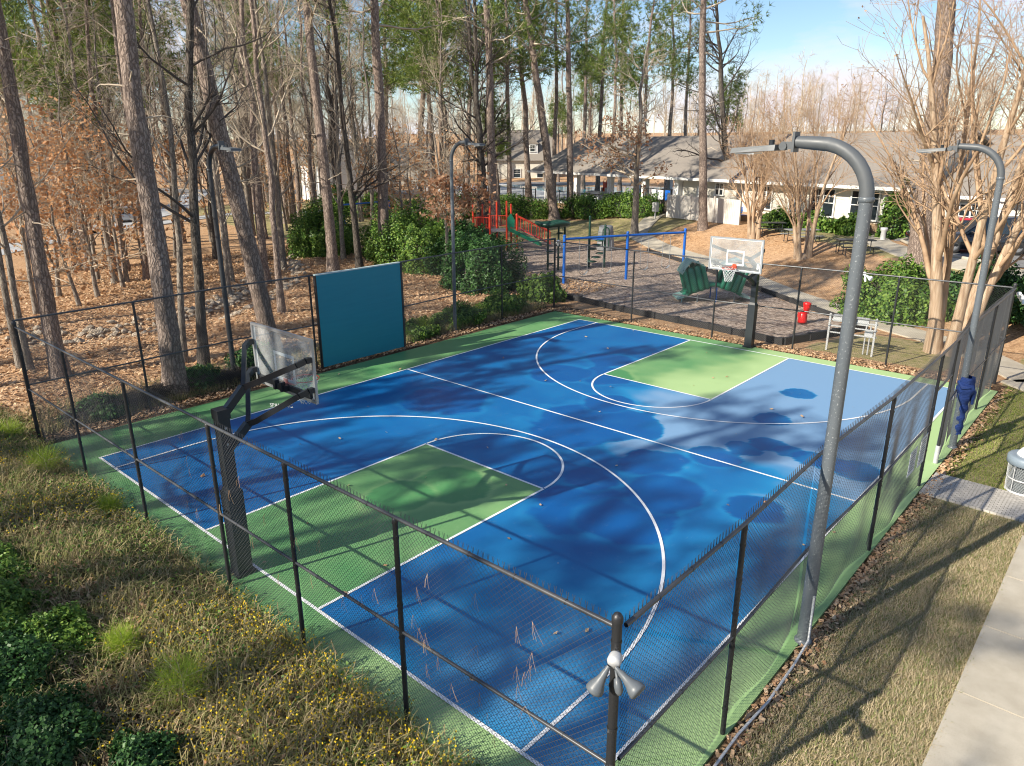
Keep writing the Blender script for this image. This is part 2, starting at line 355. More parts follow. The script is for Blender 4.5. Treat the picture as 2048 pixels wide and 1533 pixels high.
gz, mz, lz = zones(X, Y)
g = G(); g.grid(X, Y, Z)
n = NT('ground_cover'); zc = n.n('ShaderNodeSeparateColor', i_0=n.attr('zone', 'Color'))
e1 = n.noise(2.2, 6, .7); fine = n.noise(28, 5, .75); mid = n.noise(3.5, 8, .75); big = n.noise(.35, 4, .6)
def edge(ch): return n.ramp(n.math('ADD', zc.outputs[ch], n.math('MULTIPLY', n.math('SUBTRACT', e1, .5), 1.1)), [(.42, 0.), (.58, 1.)])
chip = n.n('ShaderNodeTexVoronoi', i_Scale=11., i_Vector=n.n('ShaderNodeMapping', i_Vector=n.coord(), i_Scale=(1, 1.7, 1), i_Rotation=(0, 0, .7)).outputs[0]).outputs[1]; chip = n.n('ShaderNodeSeparateColor', i_0=chip).outputs[0]
straw = n.ramp(n.mix(.35, mid, chip), [(.28, (.27, .14, .07)), (.48, (.56, .34, .18)), (.7, (.74, .50, .30))])
straw = n.mix(n.ramp(fine, [(.34, .6), (.55, 0.)]), straw, (.16, .08, .045))
straw = n.mix(n.ramp(big, [(.4, 0.), (.65, .5)]), straw, (.55, .38, .25))
mul = n.ramp(n.mix(.5, chip, fine), [(.22, (.08, .06, .05)), (.42, (.34, .26, .21)), (.72, (.66, .55, .46))])
mul = n.mix(n.ramp(mid, [(.4, 0.), (.7, .35)]), mul, (.22, .15, .11))
gra = n.mix(n.ramp(mid, [(.36, 0.), (.62, 1.)]), (.26, .26, .09), (.50, .40, .24))
gra = n.mix(n.ramp(fine, [(.34, .45), (.52, 0.)]), gra, (.10, .10, .04))
wil = n.ramp(mid, [(.3, (.05, .035, .025)), (.5, (.16, .10, .06)), (.7, (.34, .23, .14))])
wil = n.mix(n.ramp(fine, [(.4, .7), (.6, 0.)]), wil, (.04, .03, .02))
c = n.mix(edge(0), straw, gra); c = n.mix(edge(1), c, mul); c = n.mix(edge(2), c, wil)
n.bump(n.math('ADD', fine, n.math('MULTIPLY', mid, 1.5)), .7, .06); n.out(c, .95, Specular_IOR_Level=.1)
M['ground'] = n.m
tag(g.build('ground', n.m, attrs={'zone': np.stack([gz.ravel(), mz.ravel(), lz.ravel(), np.ones(gz.size)], 1)}), kind='structure')

# ------------------------------------------------------------------ court
W, L = 13.8066, 18.4783; KL = (W-3.66)/2; KR = KL+3.66; FT = 5.5247; A3 = .8716
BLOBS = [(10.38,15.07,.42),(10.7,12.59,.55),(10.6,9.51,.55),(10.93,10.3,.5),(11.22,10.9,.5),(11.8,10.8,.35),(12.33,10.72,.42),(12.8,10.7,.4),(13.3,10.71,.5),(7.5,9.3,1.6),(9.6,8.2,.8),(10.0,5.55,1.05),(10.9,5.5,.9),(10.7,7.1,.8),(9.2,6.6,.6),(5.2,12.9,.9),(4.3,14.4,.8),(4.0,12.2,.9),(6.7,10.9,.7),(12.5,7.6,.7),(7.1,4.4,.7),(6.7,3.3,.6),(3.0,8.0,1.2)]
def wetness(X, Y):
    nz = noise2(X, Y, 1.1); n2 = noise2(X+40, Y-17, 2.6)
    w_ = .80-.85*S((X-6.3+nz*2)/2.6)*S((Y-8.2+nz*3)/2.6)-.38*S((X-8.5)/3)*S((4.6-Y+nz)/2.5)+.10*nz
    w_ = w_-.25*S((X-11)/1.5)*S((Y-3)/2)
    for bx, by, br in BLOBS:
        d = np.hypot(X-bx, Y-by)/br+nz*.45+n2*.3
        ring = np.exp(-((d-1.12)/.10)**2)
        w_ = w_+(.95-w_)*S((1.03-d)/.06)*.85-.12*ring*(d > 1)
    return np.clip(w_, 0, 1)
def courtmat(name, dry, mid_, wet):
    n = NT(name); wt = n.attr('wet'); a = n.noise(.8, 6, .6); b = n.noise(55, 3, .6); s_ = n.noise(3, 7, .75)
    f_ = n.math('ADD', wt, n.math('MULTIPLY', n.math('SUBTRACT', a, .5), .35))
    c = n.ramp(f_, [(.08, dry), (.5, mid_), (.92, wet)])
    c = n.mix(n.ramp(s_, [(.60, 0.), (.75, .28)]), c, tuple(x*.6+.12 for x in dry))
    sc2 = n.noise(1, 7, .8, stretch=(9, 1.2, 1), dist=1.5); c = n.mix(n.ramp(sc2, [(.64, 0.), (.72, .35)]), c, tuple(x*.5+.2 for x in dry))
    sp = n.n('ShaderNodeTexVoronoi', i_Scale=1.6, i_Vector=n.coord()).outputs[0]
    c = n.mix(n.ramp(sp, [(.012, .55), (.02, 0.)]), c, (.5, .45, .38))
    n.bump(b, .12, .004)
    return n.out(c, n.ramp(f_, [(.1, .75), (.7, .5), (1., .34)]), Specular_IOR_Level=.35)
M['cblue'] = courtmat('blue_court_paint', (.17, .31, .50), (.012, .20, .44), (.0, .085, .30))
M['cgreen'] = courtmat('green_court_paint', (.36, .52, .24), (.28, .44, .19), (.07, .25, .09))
n = NT('white_line_paint'); a = n.noise(5, 6, .7); M['line'] = n.out(n.mix(n.ramp(a, [(.55, 0.), (.8, .3)]), (.80, .82, .84), (.45, .52, .6)), .6)
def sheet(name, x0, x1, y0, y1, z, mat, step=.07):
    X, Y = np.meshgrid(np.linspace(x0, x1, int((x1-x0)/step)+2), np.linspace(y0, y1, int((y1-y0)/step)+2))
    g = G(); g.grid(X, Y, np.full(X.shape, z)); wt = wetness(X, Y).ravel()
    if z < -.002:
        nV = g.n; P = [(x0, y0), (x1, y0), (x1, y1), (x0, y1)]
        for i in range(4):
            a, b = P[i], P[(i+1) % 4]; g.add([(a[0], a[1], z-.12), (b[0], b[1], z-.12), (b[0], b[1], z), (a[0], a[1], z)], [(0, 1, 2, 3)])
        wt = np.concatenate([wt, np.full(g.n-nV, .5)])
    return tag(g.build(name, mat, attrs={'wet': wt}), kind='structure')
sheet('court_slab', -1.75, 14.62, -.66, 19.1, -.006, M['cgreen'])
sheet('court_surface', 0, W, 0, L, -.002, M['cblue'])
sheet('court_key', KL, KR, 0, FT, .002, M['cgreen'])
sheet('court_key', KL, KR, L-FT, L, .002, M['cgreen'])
g = G(); LW = .055
def line(pts, z=.006):
    P = np.array(pts, float); T = np.gradient(P, axis=0); T /= np.linalg.norm(T, axis=1, keepdims=True); N_ = np.stack([-T[:, 1], T[:, 0]], 1)*LW/2
    A = np.c_[P+N_, np.full(len(P), z)]; B = np.c_[P-N_, np.full(len(P), z)]; k = len(P)
    g.add(np.concatenate([A, B]), [(i, i+k, i+k+1, i+1) for i in range(k-1)])
line([(-.02, 0), (W+.02, 0)]); line([(-.02, L), (W+.02, L)]); line([(0, .03), (0, L-.03)]); line([(W, .03), (W, L-.03)]); line([(.03, L/2), (W-.03, L/2)])
for s_, y0 in ((1, 0), (-1, L)):
    line([(KL, y0+s_*.03), (KL, y0+s_*FT)]); line([(KR, y0+s_*.03), (KR, y0+s_*FT)]); line([(KL+.03, y0+s_*FT), (KR-.03, y0+s_*FT)])
    a = np.linspace(0, np.pi, 41); line(np.stack([W/2+1.83*np.cos(a), y0+s_*(FT+.03+1.83*np.sin(a))], 1))
    r3 = W/2-A3; cy = 1.6; a = np.linspace(0, np.pi, 81)
    arc = np.stack([W/2+r3*np.cos(a), cy+r3*np.sin(a)*1.0], 1)
    P = np.concatenate([[(W-A3, .03), (W-A3, .8)], arc, [(A3, .8), (A3, .03)]]); P[:, 1] = y0+s_*P[:, 1]; line(P, .0095)
tag(g.build('court_lines', M['line']), kind='structure')

# ------------------------------------------------------------------ paths, road, edging, pool
def strip(name, pts, wd, mat, dz=.05, seg=.35, joints=0, wd2=None):
    P = np.array(pts, float); t = np.r_[0, np.cumsum(np.linalg.norm(np.diff(P, axis=0), axis=1))]
    tt = np.linspace(0, t[-1], max(2, int(t[-1]/seg))); Q = np.stack([np.interp(tt, t, P[:, 0]), np.interp(tt, t, P[:, 1])], 1)
    for _ in range(6): Q[1:-1] = (Q[:-2]+Q[1:-1]*2+Q[2:])/4
    T = np.gradient(Q, axis=0); T /= np.linalg.norm(T, axis=1, keepdims=True); N_ = np.stack([-T[:, 1], T[:, 0]], 1)
    ws = np.interp(tt, [0, t[-1]], [wd, wd2 or wd])/2; k = max(3, int(wd/.35)); o = np.linspace(-1, 1, k)
    X = Q[:, :1]+N_[:, :1]*ws[:, None]*o; Y = Q[:, 1:]+N_[:, 1:]*ws[:, None]*o
    g = G(); Zm = H(X, Y)+dz; g.grid(X, Y, Zm)
    for j in (0, -1):
        a = np.stack([X[:, j], Y[:, j], Zm[:, j]], 1); b = a-[0, 0, .15]; n_ = len(a)
        g.add(np.concatenate([a, b]), [(i, i+1, i+1+n_, i+n_) for i in range(n_-1)])
    o_ = tag(g.build(name, mat), kind='structure')
    return o_
# right hand concrete walk, laid as separate slabs with dark joints
g = G(); jt = G()
ye = [-2.6, -.9, .9, 2.75, 4.55, 6.35, 8.1, 9.85]
for a, b in zip(ye[:-1], ye[1:]):
    g.box((17.38, (a+b)/2, -.045), (1.72, b-a-.022, .12))
g.box((17.35, 10.45, -.045), (1.7, .1, .12))
tag(g.build('concrete_walk', M['concrete']), kind='structure')
strip('paver_path', [(14.65, 11.15), (17, 11.1), (19.5, 11.0)], 1.25, M['paver'], .045)
strip('concrete_walk', [(14.9, 20.7), (17, 19), (18.5, 15.6), (18.8, 11.8)], 1.3, M['concrete'])
strip('playground_walk', [(15.4, 20.8), (12.8, 23.9), (9.6, 25.6), (4, 29.8), (-2.8, 35.6), (-8.9, 39.6), (-12.5, 42.4), (-14.4, 48.2), (-13.4, 51)], 1.35, M['concrete'], .05)
strip('building_walk', [(-13, 50.2), (-8, 49), (-2, 47.8), (1.5, 46.6), (3.4, 44), (5.2, 39.6), (8, 36.3), (12.5, 33.2), (22, 29.5)], 1.6, M['concrete'], .05)
strip('court_side_walk', [(13.5, 29.5), (17, 26), (19, 21)], 1.5, M['concrete'], .05)
g = G(); X, Y = np.meshgrid(np.arange(5.5, 60, .8), np.arange(34.5, 75, .8)); 
bd = S(1)  # parking area follows the slope
Zp = H(X, Y)+.04; keep = (X-5.6)*.62+(Y-41.5)*.40 > 0
g.grid(X, Y, np.where(keep, Zp, Zp-.4)); tag(g.build('parking_lot', M['asphalt']), kind='structure')
g = G(); cv = np.array([(6.6, 40.6), (5.4, 43.5), (6.1, 46.6), (8.8, 48.2), (14, 50)]); 
g.tube([(x, y, H(x, y)+.08) for x, y in [(12.5, 34.2), (9.6, 36.2), (7.4, 38.6), (6.0, 41.2), (6.1, 44.2), (7.6, 46.6), (12, 48.5)]], .09, 6)
tag(g.build('kerb', M['concrete']), kind='structure')
strip('park_road', [(-20, -24), (-36, 2), (-44, 9.8), (-52, 18), (-66, 31), (-90, 46)], 3.2, M['roadgrey'], .06)
strip('park_road', [(-50, 16.5), (-58, 34), (-52, 42), (-40, 47), (-34, 47)], 2.2, M['roadgrey'], .06)
strip('far_road', [(-150, 0), (-100, 38), (-70, 66), (-40, 84)], 5, M['asphalt'], .08)
# timber edging round the play area, each run one object
for run, hh in (([(-4.7, 21.75), (-2.2, 21.5), (.5, 20.95), (4.7, 20.55), (7.8, 20.1)], .24), ([(7.9, 20.15), (8.8, 22.6), (9.4, 24.3)], .28), ([(9.3, 24.5), (5.2, 27.6), (-.5, 32), (-3.3, 34.2), (-8.5, 37.6)], .2), ([(-12.6, 25.9), (-8.2, 24.2), (-7.3, 23.1)], .3)):
    g = G()
    for a, b in zip(run[:-1], run[1:]):
        a = np.array(a); b = np.array(b); k = max(1, round(np.linalg.norm(b-a)/1.5))
        for i in range(k):
            p = a+(b-a)*i/k; q = a+(b-a)*(i+.985)/k; zz = H(*p)+hh/2; g.beam((*p, zz+.01*(i % 2)), (*q, zz), .11, hh)
            g.box((*q, H(*q)+hh*.55), (.16, .16, hh*1.15))
    tag(g.build('timber_edging', M['timber']), ['black timber edging between court fence and play area mulch', 'black timber edging running from court fence back to the walk', 'dark timber edging along the concrete walk behind the swings', 'weathered timber edging beside the big evergreen shrubs'][[.24, .28, .2, .3].index(hh)], 'edging', 'timber edging around the playground')
# pool behind the pavilion
BO = np.array([5.5, 43.4]); BU = np.array([-.959, .284]); BN = np.array([-.284, -.959]); BZ = 1.42
def bp(u_, n_, z=0): p = BO+BU*u_+BN*n_; return (p[0], p[1], BZ+z)
def slab(name, u0, u1, n0, n1, z, mat, th=.2):
    g = G(); P = [bp(u0, n0, z), bp(u1, n0, z), bp(u1, n1, z), bp(u0, n1, z)]; V = P+[(a, b, c-th) for a, b, c in P]
    g.add(V, [(0, 1, 2, 3), (4, 7, 6, 5), (0, 4, 5, 1), (1, 5, 6, 2), (2, 6, 7, 3), (3, 7, 4, 0)]); return tag(g.build(name, mat), kind='structure')
slab('pool_deck', 17, 72, -40, -.3, .06, M['deck'], .6)
slab('pool_water', 24, 66, -30, -9, .09, M['water'], .02)
slab('pool_water', 20, 22.6, -30, -11, .09, M['water'], .02)

# ------------------------------------------------------------------ chain link fences
def post(parent, x, y, h, rad=.03, mat='pipe', cap=True, z0=-.1):
    g = G(); g.tube([(0, 0, z0), (0, 0, h)], rad, 12)
    if cap: g.lathe([(.001, h+rad*1.3), (rad*.7, h+rad), (rad*1.15, h+.01), (rad*1.15, h-.04)], n=12)
    for zz in np.linspace(.35, h-.25, 6): g.lathe([(rad+.004, zz), (rad+.006, zz+.015), (rad+.004, zz+.03)], n=12)
    o = g.build('post', M[mat], parent); o.location = (x, y, 0); return o
def linkmesh(parent, L_, z0, z1, seed, a=(0, 0), d=(1, 0), over=.0, name='chain_link', wr=.0029):
    """woven zigzag wires between two posts, along direction d"""
    h = .0354; nx_ = int(L_/h); h_ = L_/nx_; nz = int((z1-z0)/h); k = np.arange(nz+1); rg = np.random.default_rng(seed)
    i = np.arange(nx_)[:, None]; xx = (i+(k+i) % 2)*h_; zz = np.broadcast_to(z0+k*(z1-z0)/nz, xx.shape).copy()
    tw = ((k+i) % 2-.5)*.004
    sag = (.012*np.sin(xx*2.1+seed)+.008*np.sin(xx*5.3+seed*2))*(.4+np.sin(zz*2.2+seed))
    low = np.exp(-((zz-z0)/.35)**2)*(.03*np.sin(xx*3.1+seed*1.7))
    yy = tw+sag+low; zz = zz+low*.5; xx = xx+.006*np.sin(zz*4+seed)
    if over: zz[:, -1] += over; xx[:, -1] = xx[:, -2]+(xx[:, -1]-xx[:, -2])*.35
    P = np.stack([a[0]+d[0]*xx-d[1]*yy, a[1]+d[1]*xx+d[0]*yy, zz], -1)
    g = G(); g.tubes(P, wr, 3); return g.build(name, M['wire'], parent)
def rail(parent, pts, rad, name, mat='rail'):
    g = G(); g.tubes(np.array(pts, float)[None], rad, 10)
    P = np.array(pts, float)
    for a, b in zip(P[:-1], P[1:]):
        L_ = np.linalg.norm(b-a); e = (b-a)/L_
        for s_ in np.arange(.55, L_, .62):
            g.tubes(np.array([a+e*(s_-.008), a+e*(s_+.008)])[None], rad+.005, 8)
    return g.build(name, M[mat], parent)
TR, HB = 2.87, 1.36
def fence(name, label, pts, posts, h, hm, over, skip=(), rails=True, railmat='rail', gate=None):
    root = empty(name, (0, 0, 0), 0, label, 'fence', 'chain link fences around the court')
    P = [np.array(p, float) for p in posts]
    for k, p in enumerate(P):
        if k in skip: continue
        big = k in (0, len(P)-1)
        post(root, p[0], p[1], h+(.09 if big else -.03), .045 if big else .032)
    rail(root, [(*p, h) for p in P], .024, 'top_rail', railmat)
    for k, (a, b) in enumerate(zip(P[:-1], P[1:])):
        L_ = np.linalg.norm(b-a); d = (b-a)/L_
        if gate == k: continue
        off = np.array([-d[1], d[0]])*.032*(1 if name else 1)
        linkmesh(root, L_-.06, .03, h+.03, 3+k+int(abs(a[0]*7+a[1]*3)), a+d*.03+off, d, over)
        rail(root, [(*a, hm), (*b, hm)], .021, 'middle_rail', railmat)
    return root
fn = fence('chain_link_fence', 'black chain link fence nearest the camera behind the weedy bank', None, [(-2.2,-.58),(.88,-.58),(3.98,-.58),(7.14,-.58),(9.27,-.58),(11.55,-.58),(14.52,-.56)], 2.86, 1.34, .05)
fr = fence('chain_link_fence', 'long black chain link fence with the gate opening beside the lawn', None, [(14.57,-.5),(14.57,1.86),(14.50,4.28),(14.57,7.48),(14.55,10.85),(14.52,12.35),(14.46,13.6),(14.46,16.95),(14.44,19.85)], 2.87, 1.4, .05, skip=(0, 2, 6, 8), gate=4)
ff = fence('chain_link_fence', 'black chain link fence between court and playground', None, [(-2.35,19.75),(1.85,19.5),(5.5,19.3),(8.4,19.6),(11.4,19.75),(14.4,19.9)], 2.88, 1.4, .0)
fl = fence('chain_link_fence', 'black chain link fence along the wooded side of the court', None, [(-2.25,-.58),(-2.35,2.15),(-2.5,4.95),(-2.28,7.4),(-2.28,11.1),(-2.45,13.9),(-2.5,16.5),(-2.35,19.7)], 3.0, 1.42, .0, skip=(0, 2, 5, 7))
# gate: transom, mesh above, leaf swung back
rail(fr, [(14.55, 10.85, 2.08), (14.52, 12.35, 2.08)], .022, 'gate_transom')
linkmesh(fr, 1.44, 2.1, 2.9, 5, (14.54, 10.88), (-.02, 1.))
gt_ = G(); gt_.tube([(14.52, 12.35, .0), (14.52, 12.35, .42)], .05, 12); gt_.build('post_base', M['galv'], fr)
# brace wire loops and bottom conduit on the right
g = G(); g.tube([(14.75, .9, .03), (14.74, 1.9, .05), (14.78, 2.7, .03), (14.76, 3.6, .04), (14.74, 4.15, .1), (14.72, 4.2, .8)], .018, 8)
tag(g.build('cable_conduit', M['galv']), 'pale conduit lying along the foot of the fence by the near lamp pole', 'conduit')
# ------------------------------------------------------------------ lamp posts
def lamp(x, y, sgn, hbend, arm, label, mat='pole', lean=(0, 0), rr=.078):
    root = empty('lamp_post', (x, y, 0), 0, label, 'lamp post', 'tall curved lamp posts around the court')
    g = G(); g.tube([(0, 0, -.1), (lean[0]*.5, 0, 3), (lean[0], 0, hbend)], [rr*1.12, rr*1.02, rr*.95], 20); g.lathe([(rr*1.5, -.02), (rr*1.5, .02), (rr*1.1, .05)], n=20)
    g.lathe([(rr, hbend-.03), (rr*1.12, hbend-.02), (rr*1.12, hbend+.02), (rr, hbend+.03)], (lean[0], 0, 0), n=20); g.build('pole', M[mat], root)
    R0 = .62; a = np.linspace(0, np.pi/2, 10); P = [(lean[0]+sgn*R0*(1-math.cos(t)), 0, hbend+R0*math.sin(t)*1.02) for t in a]+[(lean[0]+sgn*(R0+arm), 0, hbend+R0*1.02+.02)]
    g = G(); g.tube(P, [rr]*10+[rr*.86], 20); g.build('curved_arm', M['luminaire' if mat == 'pole' else mat], root)
    ex, ez = P[-1][0], P[-1][2]
    g = G(); g.box((ex, 0, ez), (.03, .17, .24)); g.box((ex+sgn*.09, 0, ez-.04), (.16, .06, .09)); g.tube([(ex+sgn*.14, -.05, ez-.05), (ex+sgn*.14, .05, ez-.05)], .05, 12); g.build('bracket', M['luminaire'], root)
    lu = G(); c0 = ex+sgn*.2
    lu.add([(c0, -.13, ez-.03), (c0, .13, ez-.03), (c0, .15, ez-.10), (c0, -.15, ez-.10), (c0+sgn*.56, -.15, ez-.07), (c0+sgn*.56, .15, ez-.07), (c0+sgn*.58, .16, ez-.13), (c0+sgn*.58, -.16, ez-.13)], [(0, 1, 2, 3), (4, 7, 6, 5), (0, 4, 5, 1), (3, 2, 6, 7), (0, 3, 7, 4), (1, 5, 6, 2)])
    lo = lu.build('luminaire', M['luminaire'], root)
    g = G(); g.box((c0+sgn*.40, 0, ez-.135), (.26, .24, .02)); g.build('lens', M['lens'], lo)
    g = G(); g.tube([(c0+sgn*.1, 0, ez-.04), (c0+sgn*.1, 0, ez+.03)], .035, 10); g.build('photocell', M['hoopblack'], lo)
    return root
lamp(14.64, 4.25, -1, 6.2, .30, 'grey curved lamp post standing nearest the camera in the lawn side fence', rr=.082)
lamp(14.6, 13.6, -1, 6.12, .28, 'grey curved lamp post beyond the gate with a navy jacket tied to it', lean=(-.1, 0), rr=.07)
lamp(-3.05, 4.98, 1, 6.2, .22, 'black curved lamp post against the woods left of the teal board', 'darkpole', lean=(.1, 0), rr=.07)
lamp(-2.6, 13.9, 1, 6.3, .2, 'grey curved lamp post on the wooded side right of the teal board', lean=(.05, 0), rr=.065)

# ------------------------------------------------------------------ lettering helper
def text(s_, size, mat, parent, loc, rot, name='lettering', ext=.002):
    cu = bpy.data.curves.new(name, 'FONT'); cu.body = s_; cu.size = size; cu.align_x = 'CENTER'; cu.align_y = 'CENTER'; cu.extrude = ext
    t = bpy.data.objects.new(name, cu); COL.objects.link(t); dg = bpy.context.evaluated_depsgraph_get()
    me = bpy.data.meshes.new_from_object(t.evaluated_get(dg)); bpy.data.objects.remove(t); me.materials.clear(); me.materials.append(mat)
    o = bpy.data.objects.new(name, me); COL.objects.link(o); o.parent = parent; o.location = loc; o.rotation_euler = rot; return o
# ------------------------------------------------------------------ hoops (board faces +y in local space; pole behind at -y)
def hoop(x, ypole, yboard, s_, label):
    root = empty('basketball_hoop', (x, ypole, 0), 0 if s_ > 0 else math.pi, label, 'basketball hoop', 'basketball hoops')
    D = abs(yboard-ypole); bz0, bz1 = 2.9, 3.97; hw = .915
    g = G(); g.box((0, 0, .75), (.26, .26, 1.55)); g.box((0, 0, 1.55), (.25, .25, .12), taper=.7); g.box((0, 0, 2.2), (.18, .18, 1.4)); g.box((0, 0, 2.85), (.21, .21, .16)); g.box((0, 0, .02), (.34, .34, .05))
    g.build('pole', M['hoopblack'], root)
    for zb, jx in ((2.62, 0), (1.98, 0)):
        g = G(); top = zb > 2.3; zz = 2.8 if top else 2.2; zf = 3.62 if top else 3.12; zj = zz+(.38 if top else .35); yj = D*.36
        g.beam((0, .02, zz), (0, yj, zj), .10, .12); 
        for q in (-1, 1):
            P = [(0, yj, zj), (q*.12, yj+.08, zj+.05), (q*.80, D-.24, zf-.04), (q*.87, D-.12, zf+.02), (q*.87, D-.03, zf+.02)]
            for a, b in zip(P[:-1], P[1:]): g.beam(a, b, .07, .09)
        arm = g.build('support_arm', M['hoopblack'], root)
        if not top:
            ang = math.atan2(D-.3-yj, .72); 
            text('SPALDING', .085, M['white'], arm, ((.52 if s_ > 0 else -.52), yj+.08+(.40/.68)*(D-.32-yj), zj+.05+(zf-.09-zj)*.62), (math.radians(90), 0, ang if s_ > 0 else -ang))
    g = G()
    for zc in (2.35, 2.62): g.tube([(-.1, 0, zc), (.1, 0, zc)], .02, 8)
    g.build('bolt', M['chain'], root)
    fr_ = G(); fw = .045
    fr_.box((0, D, bz0+fw/2), (2*hw, .045, fw)); fr_.box((0, D, bz1-fw/2), (2*hw, .045, fw))
    for q in (-1, 1): fr_.box((q*(hw-fw/2), D, (bz0+bz1)/2), (fw, .045, bz1-bz0-2*fw))
    fr_.box((0, D-.03, bz0+.12), (1.6, .05, .09), m=1)
    bf = fr_.build('board_frame', [M['boardframe'], M['hoopblack']], root)
    g = G(); g.box((0, D, (bz0+bz1)/2), (2*hw-.1, .012, bz1-bz0-.1)); gl = g.build('clear_panel', M['clear'], root)
    g = G(); t_ = .05; yy = D+.012
    for (cx, cz, sx, sz) in ((0, 3.12, .61, t_), (0, 3.55, .61, t_), (-.28, 3.335, t_, .38), (.28, 3.335, t_, .38)): g.box((cx, yy, cz), (sx, .006, sz))
    for (cx, cz, sx, sz) in ((0, bz0+.055, 1.72, .018), (0, bz1-.055, 1.72, .018), (-.85, 3.435, .018, .95), (.85, 3.435, .018, .95)): g.box((cx, yy, cz), (sx, .006, sz))
    g.box((-.78*1, yy, 3.12), (.06, .006, .16)) if s_ < 0 else None
    g.build('target_square', M['white'], gl)
    text('SPALDING', .085, M['white'], gl, ((.64, D+.012, bz0+.11) if s_ < 0 else (-.64, D+.012, bz0+.11)), (math.radians(90), 0, math.pi))
    g = G(); a = np.linspace(0, 2*np.pi, 37); yc = D+.38
    g.tubes(np.stack([.229*np.cos(a), yc+.229*np.sin(a), np.full(37, 3.05)], 1)[None], .010, 8); g.box((0, D+.07, 3.04), (.12, .13, .05)); g.beam((-.05, D+.02, 2.98), (-.1, D+.2, 3.04), .012); g.beam((.05, D+.02, 2.98), (.1, D+.2, 3.04), .012); g.box((0, D+.018, 3.06), (.14, .02, .16))
    rm = g.build('rim', M['orange'], root)
    g = G(); nn = 12; lv = 7
    for q in range(nn):
        for sg in (-1, 1):
            P = []
            for k in range(lv+1):
                tk = k/lv; rad = .225*(1-.52*tk**.8); th = (q+sg*k*.5)*2*np.pi/nn; P.append((rad*math.cos(th), yc+rad*math.sin(th), 3.04-.42*tk))
            g.tubes(np.array(P)[None], .0045, 4)
    g.build('net', M['net'], rm)
    g = G(); g.box((0, D-.08, 3.02), (.34, .09, .10)); g.box((-.1, D-.12, 3.05), (.06, .08, .16)); g.box((.1, D-.12, 3.05), (.06, .08, .16)); g.build('rim_mount', M['hoopblack'], root)
    return root
hoop(6.87, -.22, .95, 1, 'basketball hoop seen from behind, reaching over the near fence')
hoop(7.08, 19.02, 17.27, -1, 'far basketball hoop facing the camera in front of the playground')

# ------------------------------------------------------------------ practice board
root = empty('practice_wall', (-2.05, 9.2, 0), 0, 'large flat teal painted practice board set in the left fence', 'practice board')
g = G(); g.box((-.06, -.02, 1.53), (.12, 3.36, 2.96)); g.build('board_panel', M['teal'], root)
g = G(); g.box((-.06, -.02, 3.03), (.13, 3.38, .035)); g.build('top_edge', M['tealedge'], root)
g = G(); g.box((-.05, -1.715, 1.5), (.12, .03, 3.02)); g.box((-.05, 1.675, 1.5), (.12, .03, 3.02)); g.build('side_edge', M['blackcoat'], root)

# ------------------------------------------------------------------ flood lamps on the fence
def flood(loc, rz, label, grey):
    root = empty('flood_lamp', loc, rz, label, 'flood lamp', 'flood lamps on the court fence')
    m_ = M['floodgrey'] if grey else M['floodwhite']
    g = G(); g.lathe([(.001, .09), (.05, .085), (.062, .06), (.062, .0), (.058, -.02), (.001, -.02)], n=20, axis=1); g.build('junction_box', M['galv' if grey else 'floodwhite'], root)
    for q, (dx, dy, dz) in ((1, (.38, .30, -.86)), (-1, (-.80, .35, -.36))):
        d = np.array((dx, dy, dz)); d /= np.linalg.norm(d); b0 = np.array([q*.03, .10, -.02])
        g = G(); st = [(0, .018), (.05, .024), (.06, .03), (.11, .034), (.17, .05), (.22, .074), (.26, .082), (.275, .072), (.282, .03), (.283, .002)]
        g.tubes(np.array([b0+d*a for a, _ in st])[None], np.array([[r_ for _, r_ in st]]), 18); g.build('lamp_shade', m_, root)
    d = np.array((-.28, .30, -.9)); d /= np.linalg.norm(d); b0 = np.array([-.03, .1, -.04]); st = [(0, .012), (.07, .014), (.08, .03), (.14, .038), (.19, .034), (.215, .018), (.22, .001)]
    g = G(); g.tubes(np.array([b0+d*a for a, _ in st])[None], np.array([[r_ for _, r_ in st]]), 14); g.build('motion_sensor', m_, root)
    return root
flood((14.56, -.62, 2.60), R_(198), 'grey twin flood lamp with sensor on the corner post nearest the camera', True)
flood((10.35, 19.78, 2.86), R_(185), 'white twin flood lamp on the top rail of the playground side fence', False)
flood((14.5, 19.98, 2.70), R_(300), 'white twin flood lamp on the far right corner post', False)
flood((-2.4, 20.0, 2.85), R_(0), 'white twin flood lamp on the corner post beside the swings', False)
# signs on the fence by the gate
for yy, hh, lb in ((9.55, .52, 'pale notice sheet on the fence left of the gate'), (10.3, .62, 'taller pale notice sheet on the fence nearest the gate post')):
    root = empty('notice_sign', (14.60, yy, 1.0), 0, lb, 'sign')
    g = G(); g.box((0, 0, 0), (.008, .48, hh)); g.build('panel', M['sign'], root)
    g = G()
    for k in range(9): g.box((.0055, random.uniform(-.03, .03), hh*.4-k*hh*.09), (.003, random.uniform(.22, .38), .014))
    g.build('printed_lines', M['ink'], root)
